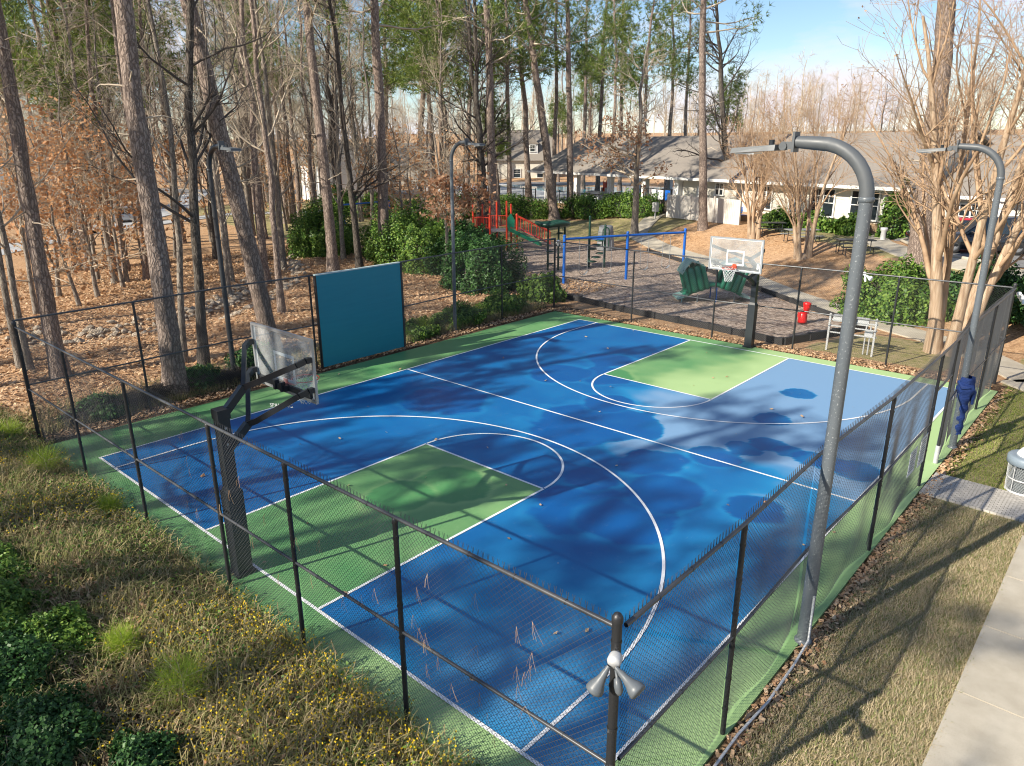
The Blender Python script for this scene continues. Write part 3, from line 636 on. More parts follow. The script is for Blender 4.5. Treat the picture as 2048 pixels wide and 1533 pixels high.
# navy jacket tied round the second lamp post
root = empty('jacket', (14.6, 13.6, 0), 0, 'navy blue jacket knotted round the lamp pole beyond the gate', 'jacket')
g = G(); K = 30; zz = np.linspace(1.75, .35, K); P = []
for k, z in enumerate(zz):
    a = np.linspace(0, 2*np.pi, 17)[:-1]; rr = .125+.012*math.sin(k*1.3)+.05*math.exp(-((z-1.45)/.2)**2)-.045*(k/K); P.append(np.stack([.03+rr*1.0*np.cos(a)*(1+.16*np.sin(a*5+k*.5)), .03+rr*1.15*np.sin(a)*(1+.14*np.sin(a*4-k*.4)), np.full(16, z)], 1))
V = np.concatenate(P); Q = [(k*16+j, k*16+(j+1) % 16, (k+1)*16+(j+1) % 16, (k+1)*16+j) for k in range(K-1) for j in range(16)]
g.add(V, Q, smooth=True); g.build('body_cloth', M['jacket'], root)
g = G(); g.tube([(-.12, -.02, 1.62), (0, -.16, 1.52), (.13, -.08, 1.56), (.19, .06, 1.4), (.2, .1, 1.1)], [.04, .06, .075, .06, .03], 10); g.build('sleeve', M['jacket'], root)
# litter bin
root = empty('litter_bin', (16.22, 11.95, 0), 0, 'round wire mesh litter bin with blue grey lid on the lawn', 'litter bin')
g = G(); g.lathe([(.30, .02), (.30, .06), (.31, .06), (.31, .02)], n=28); g.lathe([(.335, .62), (.345, .62), (.345, .66), (.335, .66)], n=28)
for k in range(8): a = k*np.pi/4+.2; g.beam((.305*math.cos(a), .305*math.sin(a), .0), (.34*math.cos(a), .34*math.sin(a), .66), .035, .012)
g.lathe([(.322, .30), (.332, .30), (.332, .33), (.322, .33)], n=28); g.build('frame', M['galv'], root)
g = G(); P = []
for k in range(44):
    for sg in (-1, 1):
        t = np.linspace(0, 1, 16); a = k*2*np.pi/44+sg*t*1.0; rr = .30+.03*t; P.append(np.stack([rr*np.cos(a), rr*np.sin(a), .05+.58*t], 1))
g.tubes(np.array(P), .004, 3); g.build('wire_mesh', M['chain'], root)
g = G(); g.lathe([(.36, .62), (.385, .63), (.385, .76), (.36, .79), (.33, .80), (.2, .80), (.17, .78)], n=30); g.build('lid_ring', M['binblue'], root)
g = G(); g.lathe([(.001, .99), (.1, .975), (.19, .93), (.25, .85), (.27, .795)], (.03, .03, 0), n=24); g.build('dome', M['lens'], root)
g = G(); g.lathe([(.27, .02), (.27, .6)], n=20); g.build('liner', M['greyplastic'], root)
# meter rack behind the far fence
root = empty('utility_rack', (10.0, 20.55, 0), R_(4), 'pale metal utility rack with meter boxes behind the far fence', 'utility rack')
g = G()
for x_ in (-.75, .72): g.beam((x_, 0, -.05), (x_, 0, 1.28), .06, .06)
g.build('upright', M['galv'], root)
for zz in (.62, .85, 1.06, 1.2): g = G(); g.beam((-.8, .045, zz), (.78, .045, zz), .035, .04); g.build('crossbar', M['galv'], root)
for c_, d_ in (((-.36, .12, 1.12), (.62, .14, .22)), ((.28, .12, 1.1), (.4, .12, .26)), ((.52, .11, .72), (.26, .12, .24))): g = G(); g.box(c_, d_); g.build('meter_box', M['galv'], root)
g = G(); g.box((.03, .0, 1.12), (.12, .1, .24)); g.build('dark_box', M['hoopblack'], root)
for x_ in (.42, .56): g = G(); g.tube([(x_, .09, -.02), (x_, .09, 1.0)], .025, 8); g.build('conduit', M['galv'], root)

# ------------------------------------------------------------------ trees
def unit(v): return v/(np.linalg.norm(v, axis=-1, keepdims=True)+1e-9)
def grow(P, Rr, m, t0, t1, ln, ang, k, up, wander, rg, rf=.6, tip=.25, lt=.4, az=None):
    """m children on each parent polyline: returns their points and radii"""
    N, K, _ = P.shape; t = rg.uniform(t0, t1, (N, m)); s_ = t*(K-1); i = np.minimum(s_.astype(int), K-2); fr_ = (s_-i)[..., None]
    r_ = np.arange(N)[:, None]
    pos = P[r_, i]*(1-fr_)+P[r_, i+1]*fr_; tan = unit(P[r_, i+1]-P[r_, i])
    rad = (Rr[r_, i]*(1-fr_[..., 0])+Rr[r_, i+1]*fr_[..., 0])
    rnd = unit(np.cross(tan, unit(rg.normal(size=(N, m, 3)))))
    a = np.radians(rg.normal(ang, ang*.18, (N, m)))[..., None]
    d = unit(tan*np.cos(a)+rnd*np.sin(a)); l = (ln*(1-lt*(t-t0)/(t1-t0+1e-6))*rg.uniform(.65, 1.25, (N, m)))/(k-1)
    d = d.reshape(-1, 3); pos = pos.reshape(-1, 3); l = l.reshape(-1, 1); rad = rad.reshape(-1)
    out = [pos]
    for q in range(k-1):
        d = unit(d+rg.normal(0, wander, d.shape)+np.array([0, 0, up])); pos = pos+d*l; out.append(pos)
    PP = np.stack(out, 1); RR = np.minimum(rad[:, None]*rf, rad[:, None])*np.linspace(1, tip, k)[None]
    return PP, RR
def trunk_line(h, lean, rg, r0, K=14, wob=.12, top=.25, flare=1.45):
    z = np.linspace(0, 1, K)**1.15*h; w_ = np.cumsum(rg.normal(0, wob, (K, 2)), 0)*(z/h)[:, None]; w_ -= w_[0]
    curve = np.sin(z/h*np.pi)*rg.normal(0, wob*1.2)
    P = np.stack([lean[0]*z+w_[:, 0]+curve, lean[1]*z+w_[:, 1], z-.15*(z == 0)], 1)
    Rr = r0*(1-(1-top)*(z/h))*(1+(flare-1)*np.exp(-z/.45)); return P, Rr
def ridged(g, P, Rr, n=14, rg=None, amp=.07, m=0):
    K0 = len(P); t = np.linspace(0, K0-1, K0*4); Pi = np.stack([np.interp(t, np.arange(K0), P[:, k]) for k in range(3)], 1); Ri = np.interp(t, np.arange(K0), Rr)
    q = G(); q.tubes(Pi[None], Ri[None], n); V = q.V[0].reshape(len(t), n, 3); c_ = Pi[:, None]
    nz = rg.normal(0, amp, (len(t), n)); nz = (nz+np.roll(nz, 1, 0)*.8)/1.3; V = c_+(V-c_)*(1+nz[..., None]); g.add(V, q.Q[0], smooth=True, m=m)
def leaves(g, P, size, rg, per=4, spread=.25, m=0, drop=.0):
    C = np.repeat(P, per, 0)+rg.normal(0, spread, (len(P)*per, 3)); N = len(C)
    U = unit(rg.normal(size=(N, 3))); W_ = unit(np.cross(U, rg.normal(size=(N, 3)))); s_ = size*rg.uniform(.6, 1.3, (N, 1))
    g.tris(C-U*s_*.5-W_*s_*.35, C+U*s_*.7, C-U*s_*.3+W_*s_*.45, m=m) if drop else g.quads(C, U*s_*.55, W_*s_*.32, m=m)
def needles(g, P, D, ln, rg, per=9, m=0, wd=.028):
    C = np.repeat(P, per, 0); N = len(C); d = unit(np.repeat(D, per, 0)*.55+rg.normal(0, .62, (N, 3))+[0, 0, .12])
    l = ln*rg.uniform(.6, 1.15, (N, 1)); sd_ = unit(np.cross(d, rg.normal(size=(N, 3))))*wd
    g.tris(C-sd_, C+sd_, C+d*l, m=m)
def tree(kind, h, r0, lean, seed, detail=1., low=False):
    """returns (trunk G, crown G); crown material slots: 0 wood, 1 leaf"""
    rg = np.random.default_rng(seed); T = G(); C = G()
    if kind == 'pine':
        P, Rr = trunk_line(h, lean, rg, r0, 16, .10, .35)
        if low: T.tubes(P[None], Rr[None], 6)
        else: ridged(T, P, Rr, 16, rg, .05)
        cb = .56
        B, BR = grow(P[None], Rr[None], int(34*detail), cb, .99, h*.16, 72, 6, .05, .16, rg, .32, .3, .55)
        C.tubes(B, BR, 4); B2, R2 = grow(B, BR, 4, .35, 1., h*.065, 45, 4, .06, .2, rg, .6, .3, .2); C.tubes(B2, R2, 3)
        dead, dr = grow(P[None], Rr[None], int(10*detail), .25, cb, h*.06, 80, 5, -.02, .25, rg, .16, .2, .2); C.tubes(dead, dr, 3)
        tips = np.concatenate([B2[:, -1], B2[:, 2], B[:, -1], B[:, -2]]); dd = unit(np.concatenate([B2[:, -1]-B2[:, -2], B2[:, 2]-B2[:, 1], B[:, -1]-B[:, -2], B[:, -2]-B[:, -3]]))
        sel = rg.random(len(tips)) < .95; tips = tips[sel]+rg.normal(0, .05, (sel.sum(), 3)); dd = dd[sel]
        tips = np.concatenate([tips, tips+rg.normal(0, .28, tips.shape)]); dd = np.concatenate([dd, dd])
        needles(C, tips, dd, .42 if not low else .55, rg, 9 if not low else 5, 1, .022 if not low else .05)
    elif kind == 'clump':
        P, Rr = trunk_line(h, lean, rg, r0, 16, .10, .35); ridged(T, P, Rr, 14, rg, .05)
        B, BR = grow(P[None], Rr[None], 13, .55, .99, h*.2, 66, 6, .05, .16, rg, .34, .3, .4); C.tubes(B, BR, 5)
        B2, R2 = grow(B, BR, 6, .45, 1., h*.06, 45, 4, .06, .2, rg, .6, .3, .3); C.tubes(B2, R2, 3)
        tips = B2[:, 1:].reshape(-1, 3); dd = unit((B2[:, 1:]-B2[:, :-1]).reshape(-1, 3)); tips = np.concatenate([tips, tips+rg.normal(0, .22, tips.shape)]); dd = np.concatenate([dd, dd]); needles(C, tips, dd, .36, rg, 16, 1, .022)
    elif kind in ('bare', 'dark', 'thin', 'twiggy'):
        P, Rr = trunk_line(h, lean, rg, r0, 16, .16 if kind != 'dark' else .22, .22)
        if low: T.tubes(P[None], Rr[None], 6)
        elif r0 > .13: ridged(T, P, Rr, 12, rg, .04)
        else: T.tubes(P[None], Rr[None], 10)
        nb = {'bare': 20, 'dark': 26, 'thin': 16, 'twiggy': 34}[kind]
        B, BR = grow(P[None], Rr[None], int(nb*detail), .22 if kind != 'bare' else .32, .97, h*.24, 50, 8, .07, .16, rg, .40, .22, .55); C.tubes(B, BR, 5)
        B2, R2 = grow(B, BR, 6, .2, .98, h*.095, 42, 6, .06, .2, rg, .6, .3, .3); C.tubes(B2, R2, 3)
        B3, R3 = grow(B2, R2, 5 if not low else 3, .15, 1., h*.045, 42, 4, .05, .22, rg, .7, .4, .2); C.tubes(B3, np.maximum(R3, .006 if not low else .012), 3)
    elif kind in ('oak', 'beech'):
        P, Rr = trunk_line(h, lean, rg, r0, 14, .14, .2)
        T.tubes(P[None], Rr[None], 10)
        B, BR = grow(P[None], Rr[None], int(26*detail), .16 if kind == 'beech' else .3, .95, h*.34, 62, 7, .05, .17, rg, .42, .22, .55); C.tubes(B, BR, 4)
        B2, R2 = grow(B, BR, 6, .25, 1., h*.12, 42, 5, .03, .2, rg, .6, .3, .3); C.tubes(B2, R2, 3)
        B3, R3 = grow(B2, R2, 3, .2, 1., h*.05, 42, 3, .0, .2, rg, .7, .4, .2); C.tubes(B3, np.maximum(R3, .006), 3)
        low_ = B3[(B3[:, 0, 2] < h*(.62 if kind == 'oak' else .9))]; tp = low_.reshape(-1, 3); tp = tp[rg.random(len(tp)) < (.75 if kind == 'oak' else .33)]
        leaves(C, tp, .15 if kind == 'oak' else .13, rg, 2, .13, 1)
    elif kind == 'crape':
        stems = []
        nS = 5 if detail >= 1.5 else 4
        for k in range(nS):
            a = k*2*np.pi/nS+rg.uniform(-.3, .3); sp = rg.uniform(.16, .42); K = 12; z = np.linspace(0, 1, K)
            hh = h*rg.uniform(.80, 1.05); x_ = r0*.9*math.cos(a)+sp*hh*.62*z**1.35*math.cos(a)+np.cumsum(rg.normal(0, .05, K))*z+lean[0]*z*hh; y_ = r0*.9*math.sin(a)+sp*hh*.62*z**1.35*math.sin(a)+np.cumsum(rg.normal(0, .05, K))*z+lean[1]*z*hh
            stems.append(np.stack([x_, y_, z*hh-.1], 1))
        P = np.array(stems); rr = (r0*.36*rg.uniform(.75, 1.2, nS))[:, None]*np.linspace(1, .18, 12)[None]*(1+.5*np.exp(-np.linspace(0, 1, 12)*14))
        T.tubes(P, rr, 10); T.ball((0, 0, -.05), (r0*1.1, r0*1.1, .35), 14)
        B, BR = grow(P, rr, 8, .14, .85, h*.5, 27, 9, .07, .08, rg, .55, .18, .45); C.tubes(B, BR, 6)
        B2, R2 = grow(B, BR, 7, .15, .98, h*.24, 30, 6, .05, .13, rg, .55, .25, .4); C.tubes(B2, R2, 4)
        B3, R3 = grow(B2, R2, 9, .15, 1., h*.10, 38, 4, .03, .2, rg, .6, .4, .2); C.tubes(B3, np.maximum(R3, .005), 3)
        sd_ = B3[:, -1][rg.random(len(B3)) < .25]; leaves(C, sd_, .05, rg, 3, .04, 0)
    return T, C
MATS = {'pine': ('pinebark', 'twig', 'needle'), 'clump': ('pinebark', 'twig', 'needle'), 'dark': ('darkbark', 'darktwig', 'brownleaf'), 'bare': ('pinebark', 'twig', 'brownleaf'), 'thin': ('greybark', 'twig', 'brownleaf'), 'twiggy': ('greybark', 'twig', 'brownleaf'), 'oak': ('greybark', 'twig', 'brownleaf'), 'beech': ('greybark', 'twig', 'orangeleaf'), 'crape': ('crapebark', 'crapetwig', 'brownleaf')}
NAMES = {'pine': ('pine_tree', 'pine tree'), 'clump': ('pine_tree', 'pine tree'), 'oak': ('oak_tree', 'tree'), 'beech': ('beech_tree', 'tree'), 'crape': ('crape_myrtle', 'tree')}
def mktree(kind, x, y, h, r0, lean, seed, label, group, detail=1., low=False, sink=0.):
    nm, cat = NAMES.get(kind, ('bare_tree', 'tree')); t_, c_, l_ = MATS[kind]
    root = empty(nm, (x, y, float(H(x, y))-.02-sink), 0, label, cat, group)
    T, C = tree(kind, h, r0, lean, seed, detail, low)
    T.build('trunk', M[t_], root); C.build('crown', [M[c_], M[l_]], root); return root
WG = 'tall trees of the woods on the left'; PG = 'trees around the playground and pool'
HERO = [
('pine',-7.6,1.6,0,0,.23,22,'tall scaly pine trunk leaning in from the left edge outside the court corner',WG),
('thin',-9.8,1.1,.004,.019,.11,18,'slim pale trunk at the far left edge, left one of two behind the fence corner',WG),
('thin',-9.2,1.2,-.008,-.033,.11,17,'slim pale trunk right behind the left fence corner post, right one of two',WG),
('pine',-3.1,3.2,.010,.026,.29,24,'thickest pine trunk standing closest to the left court fence',WG),
('dark',-5.3,5.1,.025,.056,.165,19,'dark mossy trunk just right of the thickest pine by the left fence',WG),
('thin',-6.3,4.9,.020,.047,.11,18,'slender grey trunk between the thickest pine and the dark mossy trunk',WG),
('pine',-5.1,7.5,-.063,-.111,.29,24,'big leaning pine seen through the near glass backboard',WG),
('bare',-10.6,11.2,.003,.006,.15,20,'straight brown trunk at the stony creek left of the teal board',WG),
('bare',-18.9,15.3,-.013,-.024,.22,22,'brown trunk behind the creek stones left of the rounded bush',WG),
('thin',-16.5,11.9,.005,.009,.11,17,'slim trunk right of the black lamp post with its foot in the straw',WG),
('thin',-19.4,13.6,-.012,-.023,.12,19,'slim grey trunk further back behind the black lamp post',WG),
('thin',-23.7,9.9,.010,.026,.11,15,'thin dark trunk left of the thickest pine, right one of three thin ones',WG),
('twiggy',-23.7,9.3,-.013,-.036,.15,17,'curved pale trunk left of the thickest pine, middle one of three',WG),
('beech',-20.5,7.3,-.016,-.050,.10,10,'small tree holding orange leaves, left one of three thin trunks',WG),
('bare',-23.4,10.8,.012,.031,.15,20,'pale trunk half hidden behind the left side of the thickest pine',WG),
('pine',-17.2,18.5,.002,.002,.30,24,'reddish pine trunk passing in front of the rounded bush',WG),
('dark',-18.0,20.9,-.022,-.030,.20,20,'forked dark trunk with white blaze between the bush and the straightest trunk',WG),
('pine',-17.6,22.5,.004,.005,.34,25,'straight tall trunk rising behind the right end of the teal board',WG),
('dark',-22.4,36.5,-.026,-.025,.27,23,'darkest trunk of the cluster behind the red climbing frame',PG),
('dark',-24.0,37.2,-.008,-.008,.26,22,'dark trunk at the left of the cluster behind the grey lamp post',PG),
('pine',-22.0,36.8,-.018,-.017,.38,24,'pale pink pine trunk at the right of the cluster by the red climbing frame',PG),
('pine',-22.5,45.1,-.114,-.091,.40,24,'pine leaning left beside the pavilion hedge',PG),
('pine',-22.1,46.7,-.016,-.013,.30,24,'upright pine on the mound just right of the leaning one',PG),
('oak',-12.7,42.4,-.02,-.01,.27,13.5,'oak with brown leaves on its lower crown in front of the pavilion',PG),
('pine',-7.6,43.4,-.056,-.029,.30,25,'tall straight pine trunk left of the far backboard by the pale plank fence',PG),
('dark',-9.2,50.4,-.014,-.007,.28,19,'dark wide branching bare tree in front of the clubhouse roof',PG),
('pine',8.9,32.9,-.050,-.011,.50,24,'massive pine trunk behind the multi stemmed myrtle',PG),
('crape',-2.6,40.8,-.06,-.03,.34,7.6,'crape myrtle by the far picnic table, smallest of the three',PG),
('crape',2.3,36.3,-.07,-.03,.36,8.2,'crape myrtle on the straw mound above the far backboard',PG),
('twiggy',-26.1,35.6,-.011,-.012,.14,18,'thin bare tree left of the dark cluster above the shrubs',PG),
('oak',-11.0,21.3,-.012,-.013,.11,8.5,'small oak holding brown leaves inside the shrubs by the grey lamp post',PG),
('bare',-40.6,30.9,-.001,-.002,.22,20,'distant trunk beside the park road, left one of a close pair',WG),
('bare',-42.1,32.3,.023,.036,.21,20,'distant trunk beside the park road, right one of a close pair',WG),
('bare',-26.3,23.8,-.015,-.023,.16,20,'trunk standing behind the rounded bush',WG),
('thin',-41.9,27.2,.008,.015,.19,20,'distant slender trunk left of the close pair by the park road',WG),
('dark',-27.5,16.8,.015,.032,.14,19,'dark slender trunk behind the top of the black lamp post',WG),
]
for k, (kd, x, y, lx, ly, r0, h, lb, gp) in enumerate(HERO):
    mktree(kd, x, y, h, r0, (lx, ly), 100+k, lb, gp, 1.15 if kd in ('oak', 'beech') else 1)
mktree('crape', 12.45, 23.0, 12.5, .55, (.01, .0), 333, 'biggest crape myrtle, many tan stems, just behind the far right of the fence', PG, 1.5)
mktree('crape', 16.2, 23.6, 11, .4, (.05, .03), 335, 'tan stemmed crape myrtle at the right edge behind the fence corner', PG, 1.2)
# trees whose crowns shade the court, behind and left of the camera
k = 0
for x, y, kd, h in [(-4,-11,'clump',19),(2,-17,'clump',21),(6.5,-23,'clump',23),(-7,-18,'clump',21),(-1.5,-25,'clump',23),(-11,-10,'clump',20),(3,-31,'clump',24),(11,-24,'dark',15),(-15,-15,'clump',21),(16,-13,'twiggy',12),(-19,-7,'pine',22),(-7,-30,'clump',24),(1,-9,'twiggy',11),(13.2,-16,'twiggy',12)]:
    k += 1; mktree(kd, x, y, h, .2+.004*h, (0, 0), 500+k, None, None, .9)['label'] = 'tall tree behind the viewpoint whose crown shades the court'
    bpy.context.scene.objects[-1]
for o in bpy.data.objects:
    if o.get('label', '').startswith('tall tree behind the viewpoint'): o['group'] = 'trees behind the viewpoint'

# background trees: a few source trees, then copies
protos = {}
def proto(key, kind, h, r0, seed, detail=1., low=False):
    T, C = tree(kind, h, r0, (0, 0), seed, detail, low); t_, c_, l_ = MATS[kind]; nm, cat = NAMES.get(kind, ('bare_tree', 'tree'))
    root = empty(nm, (0, 0, 0)); T.build('trunk', M[t_], root); C.build('crown', [M[c_], M[l_]], root); protos[key] = [root, cat, False]; return root
for k in range(3): proto(('pine', k), 'pine', 22, .26, 900+k, 1.0)
for k in range(2): proto(('lowpine', k), 'pine', 15, .17, 905+k, 1.1)
for k in range(3): proto(('bare', k), 'twiggy' if k else 'bare', 18, .17, 910+k, .9)
for k in range(2): proto(('beech', k), 'beech', 8, .09, 920+k, .9)
proto(('dark', 0), 'dark', 17, .2, 930)
proto(('tuft', 0), 'pine', 13, .2, 940, 1.6)
LB = {'pine': 'tall pine with thin green crown in the woods behind', 'lowpine': 'young green pine with full crown among the bare trees', 'bare': 'bare grey brown tree in the woods behind', 'beech': 'small understorey tree holding dry orange leaves', 'dark': 'dark trunked bare tree in the woods behind', 'tuft': 'dense dark green pine in the woods behind'}
def put(kind, x, y, s_=1.):
    ks = [k for k in protos if k[0] == kind]; pr = protos[ks[int(rng.integers(len(ks)))]]
    root = pr[0] if not pr[2] else dup(pr[0]); pr[2] = True
    root.location = (x, y, float(H(x, y))-.05); root.rotation_euler = (rng.normal(0, .02), rng.normal(0, .02), rng.uniform(0, 6.28)); root.scale = (s_,)*3
    tag(root, LB[kind], pr[1], LB[kind].replace('tree ', 'trees ', 1).replace('pine ', 'pines ', 1))
for u_, d_, kd, s_ in [(40,44,'lowpine',1.1),(110,50,'lowpine',1.2),(190,46,'lowpine',1.05),(20,60,'tuft',1.5),(150,62,'lowpine',1.4),(260,56,'lowpine',1.3),(300,64,'pine',.9),(340,60,'lowpine',1.35),(60,75,'pine',1.),(230,80,'tuft',1.7),(420,75,'pine',1.),(500,85,'pine',1.1),(560,72,'lowpine',1.5),(640,90,'pine',1.2),
    (840,68,'tuft',1.6),(870,80,'pine',1.1),(905,74,'tuft',1.7),(935,88,'lowpine',1.8),(880,62,'lowpine',1.3),(1020,74,'lowpine',1.5),(1060,80,'tuft',1.7),(1110,84,'lowpine',1.6),(700,80,'pine',1.1),(770,92,'tuft',1.8),(1200,88,'lowpine',1.6),(1245,92,'pine',1.),(1290,84,'lowpine',1.4),(1340,92,'lowpine',1.5),(1375,98,'pine',1.),(1230,76,'lowpine',1.25),(1170,96,'pine',1.1),
    (1445,92,'tuft',1.0),(1120,110,'tuft',.9),(1000,64,'tuft',.8),(1180,120,'tuft',1.4)]:
    put(kd, *at(px(u_), d_), s_)
PLAY = [(-20,18),(16,18),(16,46),(-6,52),(-34,58),(-22,38)]
def free(x, y):
    a = np.array([x]), np.array([y])
    rel = np.array([x, y])-BO; uu, nn = rel@BU, rel@BN
    return not (inpoly(*a, PLAY)[0] or (-2 > nn > -42 and 15 < uu < 74) or (abs(uu-8) < 34 and -14 < nn < 12) or segd(x, y, [(-20,-24),(-36,2),(-44,9.8),(-52,18),(-66,31),(-90,46)]) < 3)
cnt = 0
while cnt < 26:
    b_, d_ = rng.uniform(px(760), px(-60)), rng.uniform(42, 100); x, y = at(b_, d_)
    if free(x, y) and x < -14: put(rng.choice(['bare', 'bare', 'dark', 'pine', 'bare', 'bare']), x, y, rng.uniform(.85, 1.2)); cnt += 1
for u_, d_ in [(5,37),(60,41),(100,38),(150,45),(200,42),(60,50),(120,55),(10,55),(250,50),(320,52),(620,72),(820,56),(850,60),(800,52),(920,60),(760,64),(560,66),(400,60)]:
    x, y = at(px(u_), d_)
    if free(x, y): put('beech', x, y, rng.uniform(.9, 1.25))
cnt = 0
while cnt < 72:
    b_, d_ = rng.uniform(px(2120), px(-60)), rng.uniform(88, 135)
    x, y = at(b_, d_)
    if free(x, y):
        right = b_ < px(1400); put(rng.choice(['bare', 'bare', 'dark', 'bare'] if right else ['bare', 'bare', 'dark', 'pine', 'bare']), x, y, rng.uniform(.62, .78) if right else rng.uniform(.85, 1.2)); cnt += 1
# the far wood: one mass
def farwood(name, n_, d0, d1, hmin, hmax, mats, kinds, seed, b0=px(2300), b1=px(-250)):
    rg = np.random.default_rng(seed); src = []
    for k, kd in enumerate(kinds):
        T, C = tree(kd, 15, .16, (0, 0), seed*10+k, .55, True); src.append((T, C, kd))
    g = G()
    for q in range(n_):
        T, C, kd = src[q % len(src)]; x, y = at(rg.uniform(b0, b1), rg.uniform(d0, d1)); s_ = rg.uniform(hmin, hmax)/15; a = rg.uniform(0, 6.28); ca, sa = math.cos(a)*s_, math.sin(a)*s_; z = float(H(x, y))
        for src_ in (T, C):
            for j, V in enumerate(src_.V): pass
            V = np.concatenate(src_.V); V2 = np.stack([V[:, 0]*ca-V[:, 1]*sa+x, V[:, 0]*sa+V[:, 1]*ca+y, V[:, 2]*s_+z], 1); n0 = g.n
            g.V.append(V2); g.n += len(V2)
            for F_, m_ in zip(src_.Q, src_.qm): g.Q.append(F_+n0); g.qm.append(m_); g.qs.append(np.zeros(len(F_), bool))
            for F_, m_ in zip(src_.T, src_.tm): g.T.append(F_+n0); g.tm.append(m_); g.ts.append(np.zeros(len(F_), bool))
    return tag(g.build(name, mats), None, None, None, 'stuff')
o = farwood('far_woods', 300, 112, 200, 11, 16, [M['twig'], M['needle']], ['twiggy', 'bare', 'twiggy', 'bare'], 5); tag(o, 'distant mass of bare winter woods along the skyline', 'woods')

# ------------------------------------------------------------------ clubhouse and pavilion (local x runs left along the front, local y towards the court)
BRZ = math.atan2(.284, -.959)
def uo(px_):
    b = R_(px(px_)); d = np.array([math.cos(b), math.sin(b)]); A = np.array([d, -BU]).T; t = np.linalg.solve(A, BO-np.array([17.39, -5.11])); return t[1]
club = empty('clubhouse', (*BO, BZ), BRZ, 'long cream clubhouse with grey shingle roof, brown brick base and open pool pavilion', 'building')
XW = uo(1372); XE = uo(1085)+1.0
g = G(); g.box((XW/2, -5.8, 1.75), (XW, 11.4, 2.1)); g.build('wall', M['siding'], club)
g = G(); g.box((XW/2, -5.8, .0), (XW+.1, 11.5, 1.38)); g.build('brick_base', M['brick'], club)
def gable(name, x0, x1, ye, z_e, yr, zr, mat, parent, th=.14, yb=None):
    yb = 2*yr-ye if yb is None else yb
    g = G(); g.add([(x0, ye, z_e), (x1, ye, z_e), (x1, yr, zr), (x0, yr, zr), (x0, yb, z_e), (x1, yb, z_e), (x0, ye, z_e-th), (x1, ye, z_e-th), (x1, yr, zr-th), (x0, yr, zr-th), (x0, yb, z_e-th), (x1, yb, z_e-th)],
        [(0, 1, 2, 3), (3, 2, 5, 4), (6, 9, 8, 7), (9, 10, 11, 8), (0, 6, 7, 1), (4, 5, 11, 10), (0, 3, 9, 6), (3, 4, 10, 9), (1, 7, 8, 2), (2, 8, 11, 5)]); return g.build(name, mat, parent)
gable('roof', -.4, XE, .75, 2.95, -6, 6.15, M['shingle'], club)
g = G(); g.box((XE/2, .78, 2.86), (XE+.9, .05, .20)); g.box((XE/2, .3, 2.77), (XE+.7, .9, .03)); g.build('eave_board', M['white'], club)
g = G(); P = [(.45, 2.9), (-6, 5.9), (-12.4, 2.9)]

for xa in (XE-.3, .0): g = G(); g.add([(xa, y, z) for y, z in P]+[(xa+.13, y, z) for y, z in P], [(0, 1, 4, 3), (1, 2, 5, 4), (2, 0, 3, 5)], [(0, 2, 1), (3, 4, 5)]); g.build('gable_end', M['siding'], club)
for p_ in (1100, 1160, 1228, 1299, 1366):
    g = G(); x_ = uo(p_); g.box((x_, .1, 1.42), (.46, .46, 2.75)); g.box((x_, .1, .12), (.56, .56, .24)); g.box((x_, .1, 2.7), (.56, .56, .12)); g.build('column', M['white'], club)
    g = G(); g.box((x_, -11.9, 1.42), (.4, .4, 2.75)); g.build('column', M['white'], club)
def window(parent, x_, z_, w_, h_, y_=.0, nx_=2, nz=2):
    g = G(); t = .09
    g.box((x_, y_, z_), (w_, .06, h_)); gl = g.build('window', M['glass'], parent)
    g = G(); yy = y_+.05
    g.box((x_, yy, z_+h_/2), (w_+t*2, .08, t)); g.box((x_, yy+.02, z_-h_/2), (w_+t*2.4, .12, t)); 
    for k in range(nx_+1): g.box((x_-w_/2+w_*k/nx_, yy, z_), (t if k in (0, nx_) or nx_ <= 2 else .05, .075, h_-t))
    for k in range(nx_):
        cx = x_-w_/2+w_*(k+.5)/nx_; g.box((cx, yy-.012, z_), (w_/nx_-t, .045, .05)); g.box((cx, yy-.015, z_+h_*.25), (w_/nx_-t, .03, .025)); g.box((cx, yy-.017, z_+h_*.25), (.025, .03, h_*.42))
    g.build('frame', M['white'], gl)
for p_, w_, h_, z_ in ((1662, 1.7, 1.75, 1.75), (1748, 1.9, 1.75, 1.75), (1545, 1.0, 1.6, 1.8), (1604, .9, 1.5, 1.85), (1812, .8, 1.6, 1.8), (1448, .8, .9, 2.2)):
    window(club, uo(p_), z_, w_, h_, -.07)
g = G(); g.box((uo(1790), .08, 1.2), (.14, .12, 2.6)); g.build('downspout', M['white'], club)
g = G(); g.box((uo(1412), -.02, 1.3), (.95, .1, 2.1)); g.build('door', M['white'], club)
wing = empty('clubhouse_wing', (*(BO-BU*.2), BZ-.2), BRZ, 'lower east wing of the clubhouse behind the many stemmed crape myrtle', 'building')
g = G(); g.box((-7.5, -7.2, 1.35), (14.6, 11, 2.7)); g.build('wall', M['siding'], wing)
gable('roof', -15.3, -.25, -1., 2.75, -7.2, 5.5, M['shingle'], wing)
g = G(); g.box((-7.7, -.98, 2.68), (15.1, .05, .18)); g.build('eave_board', M['white'], wing)
for x_ in (-2.6, -6.4, -10.2): window(wing, x_, 1.6, 1.3, 1.4, -1.68)
for x_ in (-4.4, -8.4, -12.6): g = G(); g.box((x_, -1.3, 1.3), (.3, .3, 2.62)); g.build('column', M['white'], wing)
